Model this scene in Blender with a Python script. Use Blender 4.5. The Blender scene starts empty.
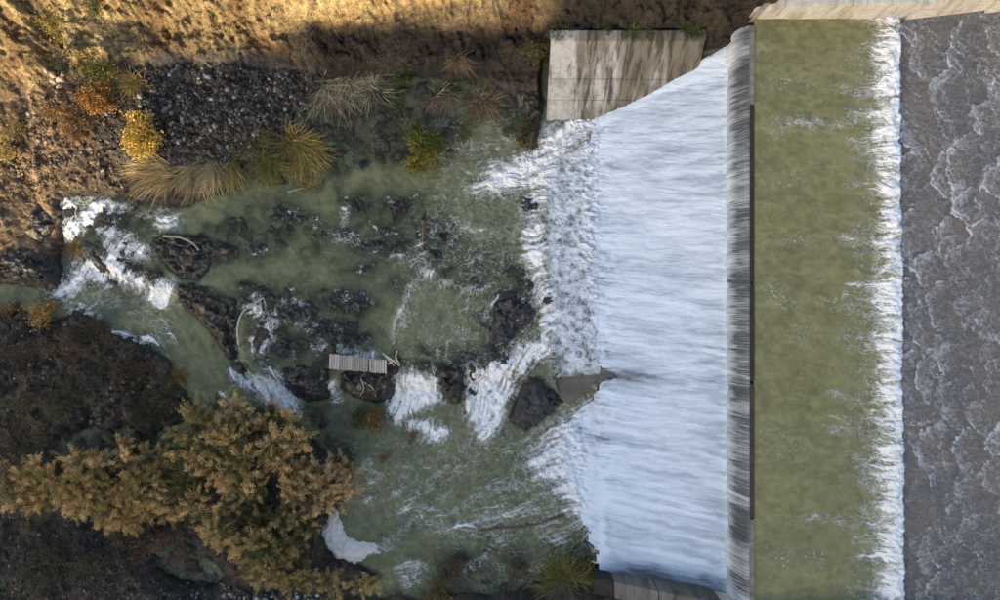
import bpy, math, random
import numpy as np

# ------------------------------------------------------------------ camera, sky, sun, exposure
H = 36.0                 # drone height above the lower river level (m)
SC = 0.05                # metres per photograph pixel at z = 0
scene = bpy.context.scene
cam = bpy.data.cameras.new('camera'); cam_ob = bpy.data.objects.new('camera', cam)
scene.collection.objects.link(cam_ob)
cam_ob.location = (0, 0, H); cam_ob.rotation_euler = (0, 0, 0)
cam.sensor_width = 36.0; cam.lens = 36.0 * H / 50.0; cam.clip_end = 1000.0
scene.camera = cam_ob

TAN_E = 0.34; SUN_XY = np.array((0.45, 0.893))      # sun travels toward +x +y (from the lower left)
world = bpy.data.worlds.new('World'); scene.world = world; world.use_nodes = True
wn = world.node_tree; wn.nodes.clear()
sky = wn.nodes.new('ShaderNodeTexSky'); sky.sky_type = 'NISHITA'; sky.sun_disc = False
sky.sun_elevation = math.atan(TAN_E); sky.sun_rotation = math.atan2(-SUN_XY[0], -SUN_XY[1]) % (2 * math.pi)
sky.dust_density = 4.0; sky.air_density = 1.0; sky.ozone_density = 1.0
bg = wn.nodes.new('ShaderNodeBackground'); bg.inputs['Strength'].default_value = 0.15
wo = wn.nodes.new('ShaderNodeOutputWorld')
wn.links.new(sky.outputs[0], bg.inputs['Color']); wn.links.new(bg.outputs[0], wo.inputs['Surface'])
sun = bpy.data.lights.new('sun', 'SUN'); sun.energy = 2.6; sun.angle = math.radians(0.3); sun.color = (1.0, 0.88, 0.62)
sun_ob = bpy.data.objects.new('sun', sun); scene.collection.objects.link(sun_ob)
d = np.array((SUN_XY[0], SUN_XY[1], -TAN_E)); d /= np.linalg.norm(d)
from mathutils import Vector
sun_ob.rotation_euler = Vector(d).to_track_quat('-Z', 'Y').to_euler(); sun_ob.location = (-30, -40, 60)
vs = scene.view_settings
vs.view_transform = 'Standard'; vs.look = 'None'; vs.exposure = 1.55; vs.gamma = 1.0; vs.use_curve_mapping = False
vs.use_white_balance = True; vs.white_balance_temperature = 7300; vs.white_balance_tint = 10
scene.cycles.use_denoising = True
scene.cycles.max_bounces = 4; scene.cycles.transparent_max_bounces = 8; scene.cycles.diffuse_bounces = 2; scene.cycles.glossy_bounces = 2

# ------------------------------------------------------------------ helpers
R = np.random.RandomState(7)
COL = scene.collection

def W(u, v, z=0.0):
    """photograph pixel at height z -> world point"""
    k = SC * (H - z) / H
    return np.array(((u - 500) * k, (300 - v) * k, z))
def G(u, v, z=0.0):
    """photograph pixel at height z -> plan pixel (z = 0 grid)"""
    k = (H - z) / H
    return (500 + (u - 500) * k, 300 + (v - 300) * k)
def PX(u, v): return (u - 500) * SC, (300 - v) * SC
def sstep(a, b, x):
    t = np.clip((x - a) / (b - a), 0, 1); return t * t * (3 - 2 * t)

def _h(ix, iy, s):
    n = (ix.astype(np.int64) * 374761393 + iy.astype(np.int64) * 668265263 + s * 974634777) & 0xffffffff
    n = ((n ^ (n >> 13)) * 1274126177) & 0xffffffff
    n = ((n ^ (n >> 15)) * 2246822519) & 0xffffffff
    return ((n ^ (n >> 16)) & 0xffffff) / float(0xffffff)
def vnoise(x, y, s=0):
    ix = np.floor(x); iy = np.floor(y); fx = x - ix; fy = y - iy
    fx = fx * fx * fx * (fx * (fx * 6 - 15) + 10); fy = fy * fy * fy * (fy * (fy * 6 - 15) + 10)
    a = _h(ix, iy, s); b = _h(ix + 1, iy, s); c = _h(ix, iy + 1, s); e = _h(ix + 1, iy + 1, s)
    return (a * (1 - fx) + b * fx) * (1 - fy) + (c * (1 - fx) + e * fx) * fy
def fbm(x, y, scale, octv=4, s=0, gain=0.5):
    x = x / scale; y = y / scale; t = 0; a = 1.0; n = 0
    for i in range(octv):
        c, q = math.cos(1.1 * i), math.sin(1.1 * i)
        t = t + a * vnoise(x * c - y * q + 17.3 * i, x * q + y * c - 9.1 * i, s + i * 13); n += a
        x = x * 2.03; y = y * 2.03; a *= gain
    return t / n * 2 - 1
def ridged(x, y, scale, octv=4, s=0):
    x = x / scale; y = y / scale; t = 0; a = 1.0; n = 0
    for i in range(octv):
        t = t + a * (1 - np.abs(vnoise(x, y, s + i * 7) * 2 - 1)); n += a; x = x * 2.1 + 5.2; y = y * 2.1 - 3.1; a *= 0.5
    return t / n
def facets(x, y, scale, s=0, tilt=1.0):
    """blocky cells: every cell a tilted plane; returns height (-1..1) and edge distance"""
    x = x / scale; y = y / scale; ix = np.floor(x); iy = np.floor(y)
    best = np.full(x.shape, 9.0); sec = np.full(x.shape, 9.0); hh = np.zeros(x.shape)
    for a in (-1, 0, 1):
        for b in (-1, 0, 1):
            jx = ix + a; jy = iy + b
            px = jx + _h(jx, jy, s); py = jy + _h(jx, jy, s + 1)
            dx = x - px; dy = y - py; dd = dx * dx + dy * dy
            hv = _h(jx, jy, s + 2) * 2 - 1 + tilt * ((_h(jx, jy, s + 3) * 2 - 1) * dx + (_h(jx, jy, s + 4) * 2 - 1) * dy)
            m = dd < best
            sec = np.where(m, best, np.minimum(sec, dd)); hh = np.where(m, hv, hh); best = np.where(m, dd, best)
    return hh, np.sqrt(sec) - np.sqrt(best)
def sdpoly(u, v, poly):
    """signed distance to polygon, positive inside"""
    p = np.asarray(poly, float); q = np.roll(p, -1, 0)
    best = np.full(u.shape, 1e9); ins = np.zeros(u.shape, bool)
    for (ax, ay), (bx, by) in zip(p, q):
        ex, ey = bx - ax, by - ay; L = ex * ex + ey * ey + 1e-9
        t = np.clip(((u - ax) * ex + (v - ay) * ey) / L, 0, 1)
        dx = u - ax - t * ex; dy = v - ay - t * ey
        best = np.minimum(best, dx * dx + dy * dy)
        if ay != by:
            c = ((ay > v) != (by > v)) & (u < ex * (v - ay) / (by - ay) + ax); ins ^= c
    dd = np.sqrt(best); return np.where(ins, dd, -dd)
def sdline(u, v, pts):
    best = np.full(u.shape, 1e9)
    for (ax, ay), (bx, by) in zip(pts[:-1], pts[1:]):
        ex, ey = bx - ax, by - ay; L = ex * ex + ey * ey + 1e-9
        t = np.clip(((u - ax) * ex + (v - ay) * ey) / L, 0, 1)
        best = np.minimum(best, (u - ax - t * ex) ** 2 + (v - ay - t * ey) ** 2)
    return np.sqrt(best)

def lic(fu, fv, noise, steps):
    """smear noise along a flow given on a regular grid (index units): streaks that follow the current"""
    nv, nu = noise.shape; m = np.sqrt(fu * fu + fv * fv) + 1e-6; fu, fv = fu / m, fv / m
    J0, I0 = np.meshgrid(np.arange(nv, dtype=float), np.arange(nu, dtype=float), indexing='ij'); acc = noise.copy(); n = 1
    for sg in (1, -1):
        I, J = I0.copy(), J0.copy()
        for k in range(steps):
            a = np.clip(np.rint(I), 0, nu - 1).astype(int); c = np.clip(np.rint(J), 0, nv - 1).astype(int)
            I += sg * fu[c, a]; J += sg * fv[c, a]
            a = np.clip(np.rint(I), 0, nu - 1).astype(int); c = np.clip(np.rint(J), 0, nv - 1).astype(int); acc += noise[c, a]; n += 1
    acc /= n; acc = (acc - acc.mean()) / (acc.std() + 1e-9); return np.clip(.5 + .2 * acc, 0, 1)
def curl(u, v, scale, s, octv=3):
    e = .7; return (fbm(u, v + e, scale, octv, s) - fbm(u, v - e, scale, octv, s)) * scale / 4, -(fbm(u + e, v, scale, octv, s) - fbm(u - e, v, scale, octv, s)) * scale / 4

def make_mesh(name, verts, faces, mat, parent=None, origin=None, cols=None, attrs=None, smooth=True):
    verts = np.asarray(verts, np.float32)
    o0 = np.zeros(3) if origin is None else np.asarray(origin, float)
    me = bpy.data.meshes.new(name)
    if isinstance(faces, np.ndarray):
        nv = faces.shape[1]; nf = len(faces)
        me.vertices.add(len(verts)); me.vertices.foreach_set('co', (verts - o0.astype(np.float32)).ravel())
        me.loops.add(nf * nv); me.loops.foreach_set('vertex_index', faces.astype(np.int32).ravel())
        me.polygons.add(nf); me.polygons.foreach_set('loop_start', np.arange(0, nf * nv, nv, dtype=np.int32))
        me.update(calc_edges=True); me.validate()
    else:
        me.from_pydata([tuple(p) for p in (verts - o0)], [], [tuple(f) for f in faces])
    if smooth: me.polygons.foreach_set('use_smooth', np.ones(len(me.polygons), bool))
    if cols is not None:
        at = me.attributes.new('col', 'FLOAT_COLOR', 'POINT')
        c = np.ones((len(verts), 4), np.float32); c[:, :3] = cols; at.data.foreach_set('color', c.ravel())
    for k, a in (attrs or {}).items():
        at = me.attributes.new(k, 'FLOAT', 'POINT'); at.data.foreach_set('value', np.asarray(a, np.float32).ravel())
    me.materials.append(mat)
    ob = bpy.data.objects.new(name, me); COL.objects.link(ob)
    if parent is not None: ob.parent = parent
    elif origin is not None: ob.location = tuple(o0)
    return ob
def tag(o, label=None, cat=None, group=None, kind=None):
    if label: o['label'] = label
    if cat: o['category'] = cat
    if group: o['group'] = group
    if kind: o['kind'] = kind
    return o
def empty(name, loc, label, cat, group=None):
    o = bpy.data.objects.new(name, None); COL.objects.link(o); o.location = tuple(loc); o.empty_display_size = 0.2
    return tag(o, label, cat, group)
def grid(us, vs_):
    U, V = np.meshgrid(us, vs_); nu, nv = len(us), len(vs_)
    i = np.arange(nu * nv).reshape(nv, nu)
    # v runs down the picture: wind so that normals look up
    f = np.stack([i[:-1, :-1], i[1:, :-1], i[1:, 1:], i[:-1, 1:]], -1).reshape(-1, 4)
    return U, V, f
def prune(verts, faces, keep_face, cols=None, attrs=None):
    f = faces[keep_face]; used = np.unique(f); m = np.full(len(verts), -1); m[used] = np.arange(len(used))
    return verts[used], m[f], (None if cols is None else cols[used]), {k: a.ravel()[used] for k, a in (attrs or {}).items()}

# ------------------------------------------------------------------ materials
class NB:
    def __init__(s, name):
        s.m = bpy.data.materials.new(name); s.m.use_nodes = True; s.t = s.m.node_tree; s.t.nodes.clear()
        s.out = s.t.nodes.new('ShaderNodeOutputMaterial')
    def n(s, typ, ins=None, **kw):
        nd = s.t.nodes.new('ShaderNode' + typ)
        for k, v in kw.items(): setattr(nd, k, v)
        for k, v in (ins or {}).items(): s.set(nd.inputs[k], v)
        return nd
    def set(s, sock, v):
        if isinstance(v, bpy.types.NodeSocket): s.t.links.new(v, sock)
        elif isinstance(v, bpy.types.Node): s.t.links.new(v.outputs[0], sock)
        else:
            if sock.type == 'RGBA' and len(v) == 3: v = (*v, 1)
            sock.default_value = v
    def math(s, op, a, b=0.0, c=0.0, clamp=False):
        nd = s.n('Math', operation=op, use_clamp=clamp); s.set(nd.inputs[0], a); s.set(nd.inputs[1], b); s.set(nd.inputs[2], c); return nd.outputs[0]
    def ss(s, x, a, b, lo=0.0, hi=1.0):
        nd = s.n('MapRange', interpolation_type='SMOOTHSTEP')
        for i, v in enumerate((x, a, b, lo, hi)): s.set(nd.inputs[i], v)
        return nd.outputs[0]
    def mix(s, f, a, b, blend='MIX'):
        nd = s.n('Mix', data_type='RGBA', blend_type=blend, clamp_factor=True)
        s.set(nd.inputs[0], f); s.set(nd.inputs[6], a); s.set(nd.inputs[7], b); return nd.outputs[2]
    def attr(s, name): return s.n('Attribute', attribute_name=name)
    def pos(s, sx=1, sy=1, sz=1, off=(0, 0, 0)):
        g = s.n('NewGeometry'); m = s.n('Mapping'); s.set(m.inputs['Vector'], g.outputs['Position'])
        m.inputs['Scale'].default_value = (sx, sy, sz); m.inputs['Location'].default_value = off; return m.outputs[0]
    def noise(s, vec, scale, detail=4, rough=0.55, dist=0.0):
        nd = s.n('TexNoise', {'Scale': scale, 'Detail': detail, 'Roughness': rough, 'Distortion': dist}); s.set(nd.inputs['Vector'], vec); return nd
    def vor(s, vec, scale, feature='F1', rnd=1.0):
        nd = s.n('TexVoronoi', {'Scale': scale, 'Randomness': rnd}, feature=feature); s.set(nd.inputs['Vector'], vec); return nd.outputs['Distance']
    def warp(s, vec, scale, amt):
        nz = s.n('TexNoise', {'Scale': scale, 'Detail': 3}); s.set(nz.inputs['Vector'], vec)
        a = s.n('VectorMath', operation='SUBTRACT'); s.set(a.inputs[0], nz.outputs['Color']); a.inputs[1].default_value = (.5, .5, .5)
        b = s.n('VectorMath', operation='SCALE'); s.set(b.inputs[0], a.outputs[0]); b.inputs['Scale'].default_value = amt
        c = s.n('VectorMath', operation='ADD'); s.set(c.inputs[0], vec); s.set(c.inputs[1], b.outputs[0]); return c.outputs[0]
    def bump(s, h, strength, dist):
        return s.n('Bump', {'Strength': strength, 'Distance': dist, 'Height': h}).outputs[0]
    def bsdf(s, color, rough=0.8, normal=None, spec=0.5, **kw):
        nd = s.n('BsdfPrincipled', {'Base Color': color, 'Roughness': rough, 'Specular IOR Level': spec})
        if normal is not None: s.set(nd.inputs['Normal'], normal)
        for k, v in kw.items(): s.set(nd.inputs[k], v)
        return nd.outputs[0]
    def done(s, shader):
        s.t.links.new(shader, s.out.inputs['Surface']); return s.m

def mat_ground():
    b = NB('ground'); c = b.attr('col').outputs['Color']; p = b.pos()
    n1 = b.noise(p, 3.0, 6, 0.65).outputs[0]; n2 = b.noise(p, 14.0, 5, 0.7).outputs[0]
    f = b.math('MULTIPLY', b.ss(n1, 0.25, 0.75, 0.45, 1.5), b.ss(n2, 0.25, 0.75, 0.35, 1.6))
    c2 = b.n('VectorMath', operation='SCALE'); b.set(c2.inputs[0], c); b.set(c2.inputs['Scale'], f)
    v = b.vor(p, 9.0); h = b.math('ADD', b.math('MULTIPLY', n2, 0.8), b.math('MULTIPLY', v, 0.5))
    wet = b.attr('wet').outputs['Fac']
    return b.done(b.bsdf(c2.outputs[0], b.ss(wet, 0, 1, 0.9, 0.4), b.bump(h, 0.9, 0.09), 0.35))
def mat_rock(name, dark, crust, amount, wetness=0.45):
    b = NB(name); p = b.pos(); n1 = b.noise(p, 1.6, 6, 0.65).outputs[0]; n2 = b.noise(p, 11.0, 6, 0.7).outputs[0]; n3 = b.noise(p, 2.4, 6, 0.65).outputs[0]
    g = b.n('NewGeometry'); sep = b.n('SeparateXYZ'); b.set(sep.inputs[0], g.outputs['Normal'])
    up = b.ss(sep.outputs[2], 0.45, 0.95)
    hi = b.attr('high').outputs['Fac']
    k = b.math('MULTIPLY', b.math('MULTIPLY', b.ss(n3, 0.53 - amount * 0.3, 0.66 - amount * 0.3), up), hi)
    col = b.mix(n1, tuple(c * 0.6 for c in dark), tuple(min(1, c * 1.6) for c in dark))
    col = b.mix(b.ss(n2, 0.35, 0.7), col, tuple(c * 1.9 for c in dark))
    ccol = b.mix(n2, tuple(c * 0.45 for c in crust), tuple(c * 1.5 for c in crust))
    col = b.mix(k, col, ccol)
    v = b.vor(b.warp(p, 3, 0.3), 5.0, 'DISTANCE_TO_EDGE')
    h = b.math('ADD', n2, b.math('MULTIPLY', b.ss(v, 0, 0.12), 0.7))
    return b.done(b.bsdf(col, b.ss(k, 0, 1, wetness, 0.9), b.bump(h, 0.6, 0.05), 0.5))
def mat_leaf(name, trans=0.25, rough=0.65):
    b = NB(name); c = b.attr('col').outputs['Color']; n = b.noise(b.pos(), 9.0, 3).outputs[0]
    s = b.n('VectorMath', operation='SCALE'); b.set(s.inputs[0], c); b.set(s.inputs['Scale'], b.ss(n, 0.2, 0.8, 0.7, 1.3))
    p = b.bsdf(s.outputs[0], rough, None, 0.25); t = b.n('BsdfTranslucent', {'Color': s.outputs[0]})
    m = b.n('MixShader', {0: trans}); b.set(m.inputs[1], p); b.set(m.inputs[2], t.outputs[0]); return b.done(m.outputs[0])
def mat_wood(name, ca, cb, sx=2, sy=2, sz=2):
    b = NB(name); p = b.pos(sx, sy, sz); n = b.noise(p, 8, 5, 0.65).outputs[0]; oi = b.n('ObjectInfo').outputs['Random']
    col = b.mix(n, ca, cb); s = b.n('VectorMath', operation='SCALE'); b.set(s.inputs[0], col); b.set(s.inputs['Scale'], b.ss(oi, 0, 1, 0.7, 1.2))
    return b.done(b.bsdf(s.outputs[0], 0.85, b.bump(n, 0.5, 0.01), 0.3))
def mat_concrete(name, base, stain, streak, across=(1, 0), stain_amt=0.5, pale_end=False):
    """cast concrete with run-off stains drawn down the face; 'across' is the horizontal axis along the wall"""
    b = NB(name); p = b.pos()
    run = b.pos(*((1.1, 0.2, 0.2) if across[0] else (0.2, 1.1, 0.2)))
    s1 = b.noise(b.warp(run, 2.0, .12), 0.9, 6, 0.62, 0.2).outputs[0]; s2 = b.noise(b.warp(run, 3.0, .10), 3.2, 6, 0.65, 0.2).outputs[0]; n = b.noise(p, 5.0, 8, 0.75).outputs[0]
    nn = b.noise(p, 1.1, 4, 0.6).outputs[0]
    col = b.mix(b.ss(n, 0.3, 0.7), tuple(c * 0.72 for c in base), base)
    if pale_end:      # the upstream end of this wall is the fouled one
        sx = b.n('SeparateXYZ'); b.set(sx.inputs[0], p); sh = b.ss(sx.outputs[0], 2.6, 4.6, -0.14, 0.05); s1 = b.math('ADD', s1, sh); s2 = b.math('ADD', s2, b.math('MULTIPLY', sh, .6))
    col = b.mix(b.math('MULTIPLY', b.ss(s1, 0.52 - stain_amt * 0.25, 0.66 - stain_amt * 0.15), 0.9), col, stain)
    col = b.mix(b.math('MULTIPLY', b.ss(s2, 0.47, 0.66), 0.85), col, streak)
    col = b.mix(b.math('MULTIPLY', b.ss(nn, 0.5, 0.75), 0.5), col, tuple(c * 0.6 for c in stain)); col = b.mix(b.ss(n, .45, .3, 0, .6), col, tuple(c * .35 for c in base))
    return b.done(b.bsdf(col, 0.85, b.bump(b.math('ADD', n, b.math('MULTIPLY', s2, 0.3)), 0.5, 0.03), 0.3))

FOAM_C = (0.80, 0.825, 0.84)
def foam_nodes(b, D, cell):
    """foam coverage from a painted density D: torn streaks along the current where it is low, churned white where it is high"""
    g = b.n('NewGeometry'); p = g.outputs['Position']; w = b.warp(p, 1.3, 0.5)
    f1 = b.noise(w, 1.9, 7, 0.70).outputs[0]; nf = b.noise(p, 9.0, 5, 0.72).outputs[0]
    s1 = b.attr('lic1').outputs['Fac']; s2 = b.attr('lic2').outputs['Fac']
    def off(x, k): return b.math('MULTIPLY', b.math('SUBTRACT', x, 0.5), k)
    t = b.math('ADD', b.math('ADD', D, off(s2, 0.75)), b.math('ADD', off(s1, 1.0), b.math('ADD', off(f1, 0.9), off(nf, 0.55))))
    cov = b.math('MULTIPLY', b.ss(t, 0.48, 1.20), b.ss(D, 0.03, 0.2))
    n2 = b.noise(b.warp(w, 3.5, 0.16), 1.5, 4, 0.58).outputs[0]; n3 = b.noise(b.warp(w, 3.0, 0.2), 3.8, 4, 0.6).outputs[0]
    fl = b.math('MAXIMUM', b.ss(b.math('ABSOLUTE', b.math('SUBTRACT', n2, .5)), 0, b.math('ADD', b.math('MULTIPLY', D, .075), .002), 1, 0), b.math('MULTIPLY', b.ss(b.math('ABSOLUTE', b.math('SUBTRACT', n3, .5)), 0, b.math('ADD', b.math('MULTIPLY', D, .10), .002), 1, 0), .8))
    fl = b.math('MULTIPLY', fl, b.math('MULTIPLY', b.ss(b.math('ADD', b.math('ADD', f1, off(s1, .8)), b.math('MULTIPLY', D, .7)), .50, .85), b.ss(nf, .3, .6, .3, .85)))
    cov = b.math('MAXIMUM', cov, fl, clamp=True)
    if cell:
        C = b.attr('cell').outputs['Fac']; wc = b.warp(p, 2.4, 0.45)
        e1 = b.vor(wc, 2.5); e2 = b.vor(wc, 5.5)
        lc = b.math('MAXIMUM', b.ss(b.math('ADD', e1, off(nf, .3)), 0.28, 0.60), b.math('MULTIPLY', b.ss(e2, 0.36, 0.6), .7))
        lc = b.math('ADD', b.math('MULTIPLY', lc, b.ss(f1, .3, .62, .45, .8)), b.ss(f1, .3, .7, .14, .42), clamp=True)
        cm = b.n('Mix', data_type='FLOAT'); b.set(cm.inputs[0], C); b.set(cm.inputs[2], cov); b.set(cm.inputs[3], b.math('MAXIMUM', lc, b.ss(t, .62, 1.15))); cov = cm.outputs[0]
    return cov, f1, nf, t
def mat_water(name, body, k, body2=None, cell=False, ripple=2.5, see=True, rip_amt=0.6, specks=False):
    """murky water: what lies just below the surface shows through, deeper water takes the body colour"""
    b = NB(name)
    D = b.attr('foam').outputs['Fac']; cov, nz, nf, tt_ = foam_nodes(b, D, cell)
    if specks:
        sp = b.math('MULTIPLY', b.ss(b.vor(b.warp(b.pos(), 5, .3), 6.5), 0.46, 0.22), b.math('MULTIPLY', b.ss(nf, .42, .56), b.attr('speck').outputs['Fac'])); cov = b.math('MAXIMUM', cov, b.math('MULTIPLY', sp, .6))
    depth = b.attr('depth').outputs['Fac']
    big = b.noise(b.pos(), 0.28, 4, 0.6, 0.6).outputs[0]
    bc = b.mix(b.ss(big, 0.3, 0.7), body, body2 or tuple(c * 0.75 for c in body)); bc = b.mix(b.ss(b.attr('lic2').outputs['Fac'], .45, .9, 0, .5), bc, tuple(min(1, c * 1.4) for c in body))
    bc = b.mix(b.math('MULTIPLY', b.ss(nz, 0.42, 0.7), 0.55), bc, tuple(min(1, c * 1.45) for c in body)); bc = b.mix(b.math('MULTIPLY', b.ss(nz, 0.5, 0.3), 0.5), bc, tuple(c * 0.6 for c in body))
    rip = b.noise(b.warp(b.pos(), 1.2, 0.5), ripple, 4, 0.6).outputs[0]
    h = b.math('ADD', b.math('MULTIPLY', rip, rip_amt), b.math('MULTIPLY', cov, b.math('ADD', b.math('MULTIPLY', nf, .5), b.math('MULTIPLY', b.attr('lic1').outputs['Fac'], 0.5))))
    nrm = b.bump(h, 0.75, 0.14)
    fcol = b.mix(b.ss(tt_, 0.6, 1.25), (0.56, 0.60, 0.62), FOAM_C)
    if cell: fcol = b.mix(b.math('MULTIPLY', b.attr('cell').outputs['Fac'], .75), fcol, (0.58, 0.67, 0.78))
    fcol = b.mix(b.ss(D, 1.0, 1.5, 0, .6), fcol, (0.60, 0.70, 0.81))
    water = b.bsdf(bc, 0.12, nrm, 0.5, **{'IOR': 1.333})
    if see:
        tr = b.n('BsdfTransparent', {'Color': (0.75, 0.82, 0.70, 1)})
        gl = b.n('BsdfGlossy', {'Color': (1, 1, 1, 1), 'Roughness': 0.1}); b.set(gl.inputs['Normal'], nrm)
        fr = b.n('Fresnel', {'IOR': 1.333}); b.set(fr.inputs['Normal'], nrm)
        film = b.n('MixShader', {0: fr.outputs[0]}); b.set(film.inputs[1], tr.outputs[0]); b.set(film.inputs[2], gl.outputs[0])
        clear = b.math('POWER', 2.718, b.math('MULTIPLY', b.math('MAXIMUM', depth, 0.0), -k))
        m = b.n('MixShader', {0: clear}); b.set(m.inputs[1], water); b.set(m.inputs[2], film.outputs[0]); water = m.outputs[0]
    foam = b.bsdf(fcol, 0.75, nrm, 0.2)
    m2 = b.n('MixShader', {0: cov}); b.set(m2.inputs[1], water); b.set(m2.inputs[2], foam); return b.done(m2.outputs[0])

M = {}
M['ground'] = mat_ground()
M['rock'] = mat_rock('dark_wet_rock', (0.022, 0.021, 0.021), (0.13, 0.10, 0.068), 0.28, 0.32)
M['crust_rock'] = mat_rock('crusted_rock', (0.017, 0.015, 0.014), (0.21, 0.16, 0.105), 0.12, 0.3)
M['boulder'] = mat_rock('black_boulder', (0.020, 0.021, 0.024), (0.05, 0.045, 0.04), 0.1, 0.28)
M['leaf'] = mat_leaf('foliage'); M['straw'] = mat_leaf('dry_grass', 0.2, 0.7)
M['stone'] = mat_leaf('stone', 0.0, 0.85)
M['bark'] = mat_wood('bark', (0.05, 0.035, 0.025), (0.12, 0.09, 0.06))
M['driftwood'] = mat_wood('driftwood', (0.30, 0.26, 0.22), (0.50, 0.45, 0.39))
M['brown_stick'] = mat_wood('wet_stick', (0.10, 0.06, 0.035), (0.20, 0.13, 0.08))
M['plank'] = mat_wood('weathered_plank', (0.24, 0.21, 0.19), (0.46, 0.42, 0.39), 6, 0.6, 6)
M['wall'] = mat_concrete('stained_concrete', (0.44, 0.44, 0.43), (0.125, 0.108, 0.078), (0.036, 0.030, 0.024), (1, 0), 0.55, True)
M['wall_pale'] = mat_concrete('pale_concrete', (0.62, 0.59, 0.53), (0.46, 0.42, 0.36), (0.32, 0.28, 0.23), (1, 0), 0.2)
M['wall_grey'] = mat_concrete('grey_concrete', (0.20, 0.195, 0.185), (0.12, 0.11, 0.095), (0.06, 0.055, 0.05), (1, 0), 0.4)
M['slab'] = mat_concrete('wet_slab', (0.15, 0.138, 0.128), (0.115, 0.10, 0.088), (0.085, 0.08, 0.075), (0, 1), 0.3)
M['crest'] = mat_concrete('crest_dark', (0.04, 0.034, 0.03), (0.03, 0.026, 0.023), (0.02, 0.018, 0.017), (0, 1), 0.4)
M['crest_pale'] = mat_concrete('crest_pale', (0.24, 0.235, 0.22), (0.16, 0.15, 0.13), (0.10, 0.09, 0.08), (0, 1), 0.3)
M['crest_brown'] = mat_concrete('crest_brown', (0.07, 0.052, 0.04), (0.05, 0.04, 0.032), (0.03, 0.026, 0.024), (0, 1), 0.4)
M['river'] = mat_water('river_water', (0.146, 0.162, 0.088), 2.9, (0.100, 0.120, 0.072), cell=True)
M['pool'] = mat_water('pool_water', (0.182, 0.177, 0.086), 3.0, (0.146, 0.145, 0.071), see=False, ripple=1.3, rip_amt=0.9, specks=True)

# ------------------------------------------------------------------ the weir's section (plan pixels, metres)
UA0, ZA0 = 598.0, 0.78         # apron toe
UA1, ZA1 = 705.0, 3.55         # apron head, where the falling sheet lands
UC, ZC = 716.0, 5.10           # crest lip
UJ = 844.0                     # hydraulic jump line
ZP = 5.10                      # pool level
def apron_z(u):
    t = np.clip((u - UA0) / (UA1 - UA0), 0, 1.2); return ZA0 + (ZA1 - ZA0) * (0.85 * t + 0.15 * t * t)
def upper_z(u): return ZP + 0.02 + np.clip(u - UJ - 2, 0, None) * SC * 0.245
VN, VS = 60.0, 563.0           # north and south side-wall lines at the pool
def wall_v(z): return 124.5 - 16.5 * (z - 0.6)       # battered north wall face: plan v at height z

# ------------------------------------------------------------------ land and water levels
def sc(poly, z): return [G(a, b, z) for a, b in poly]
LU, LL = 0.60, 0.0
UPPER = sc([(45, 60), (45, 195), (70, 238), (100, 262), (135, 280), (160, 288), (190, 292), (222, 312), (238, 345), (250, 370), (278, 378), (310, 386), (340, 385),
            (385, 380), (430, 378), (462, 372), (490, 368), (515, 372), (540, 385), (570, 400), (606, 378), (660, 378), (660, 60)], 0.5)
NORTH = sc([(-400, -400), (-400, 272), (0, 281), (30, 286), (50, 287), (53, 265), (58, 240), (62, 205), (75, 196), (100, 199), (130, 196), (155, 205), (185, 208), (200, 198), (225, 188),
            (250, 178), (285, 182), (278, 160), (288, 130), (300, 104), (325, 84), (390, 74), (430, 77), (470, 84), (512, 92), (535, 112), (524, 140), (532, 152), (548, 126),
            (720, 126), (720, -400)], 0.6)
MOUND = sc([(-400, 300), (0, 309), (20, 312), (50, 319), (78, 314), (98, 318), (108, 327), (122, 337), (143, 338), (156, 350), (170, 366), (184, 388), (196, 405),
            (184, 424), (150, 436), (108, 428), (60, 436), (20, 440), (-400, 450)], 0.2)
SOUTH = sc([(-400, 466), (20, 462), (60, 472), (110, 468), (150, 460), (195, 436), (225, 408), (285, 415), (330, 455), (350, 478), (352, 497), (330, 515), (322, 535), (335, 558), (360, 566),
            (380, 575), (372, 592), (345, 606), (340, 900), (-400, 900)], 0.2)
PUDDLE = sc([(138, 546), (150, 542), (176, 553), (205, 562), (222, 574), (214, 583), (194, 581), (165, 571), (146, 558)], 0.2)
SEAST = sc([(425, 625), (440, 602), (505, 600), (540, 590), (556, 566), (580, 556), (596, 562), (790, 566), (790, 900), (425, 900)], 0.2)

SHAL = [(sc([(270, 90), (420, 70), (540, 90), (530, 130), (470, 130), (440, 170), (380, 175), (330, 190), (290, 200)], .6), .99),
        (sc([(190, 215), (270, 195), (330, 205), (330, 260), (240, 275), (190, 265)], .6), .98), (sc([(335, 190), (425, 190), (470, 225), (465, 265), (400, 262), (340, 250)], .6), 1.02),
        (sc([(235, 290), (290, 275), (370, 285), (375, 345), (330, 380), (260, 372), (238, 345)], .6), 1.03), (sc([(455, 255), (520, 255), (545, 300), (530, 350), (480, 350), (470, 300)], .6), .95),
        (sc([(295, 400), (345, 395), (360, 430), (350, 470), (310, 450)], .2), .80), (sc([(430, 545), (600, 530), (600, 600), (420, 600)], .2), .90), (sc([(-60, 425), (190, 425), (180, 465), (-60, 470)], .2), .95),
        (sc([(120, 530), (230, 560), (240, 600), (120, 590)], .2), 1.0), (sc([(40, 195), (175, 195), (185, 300), (40, 290)], .5), .95), (sc([(420, 345), (545, 340), (520, 410), (430, 410)], .5), .9)]
def level(u, v):
    sd = sdpoly(u, v, UPPER) + 5 * fbm(u, v, 16, 3, 91)
    return LL + (LU - LL) * sstep(-15, 5, sd) , sd

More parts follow.
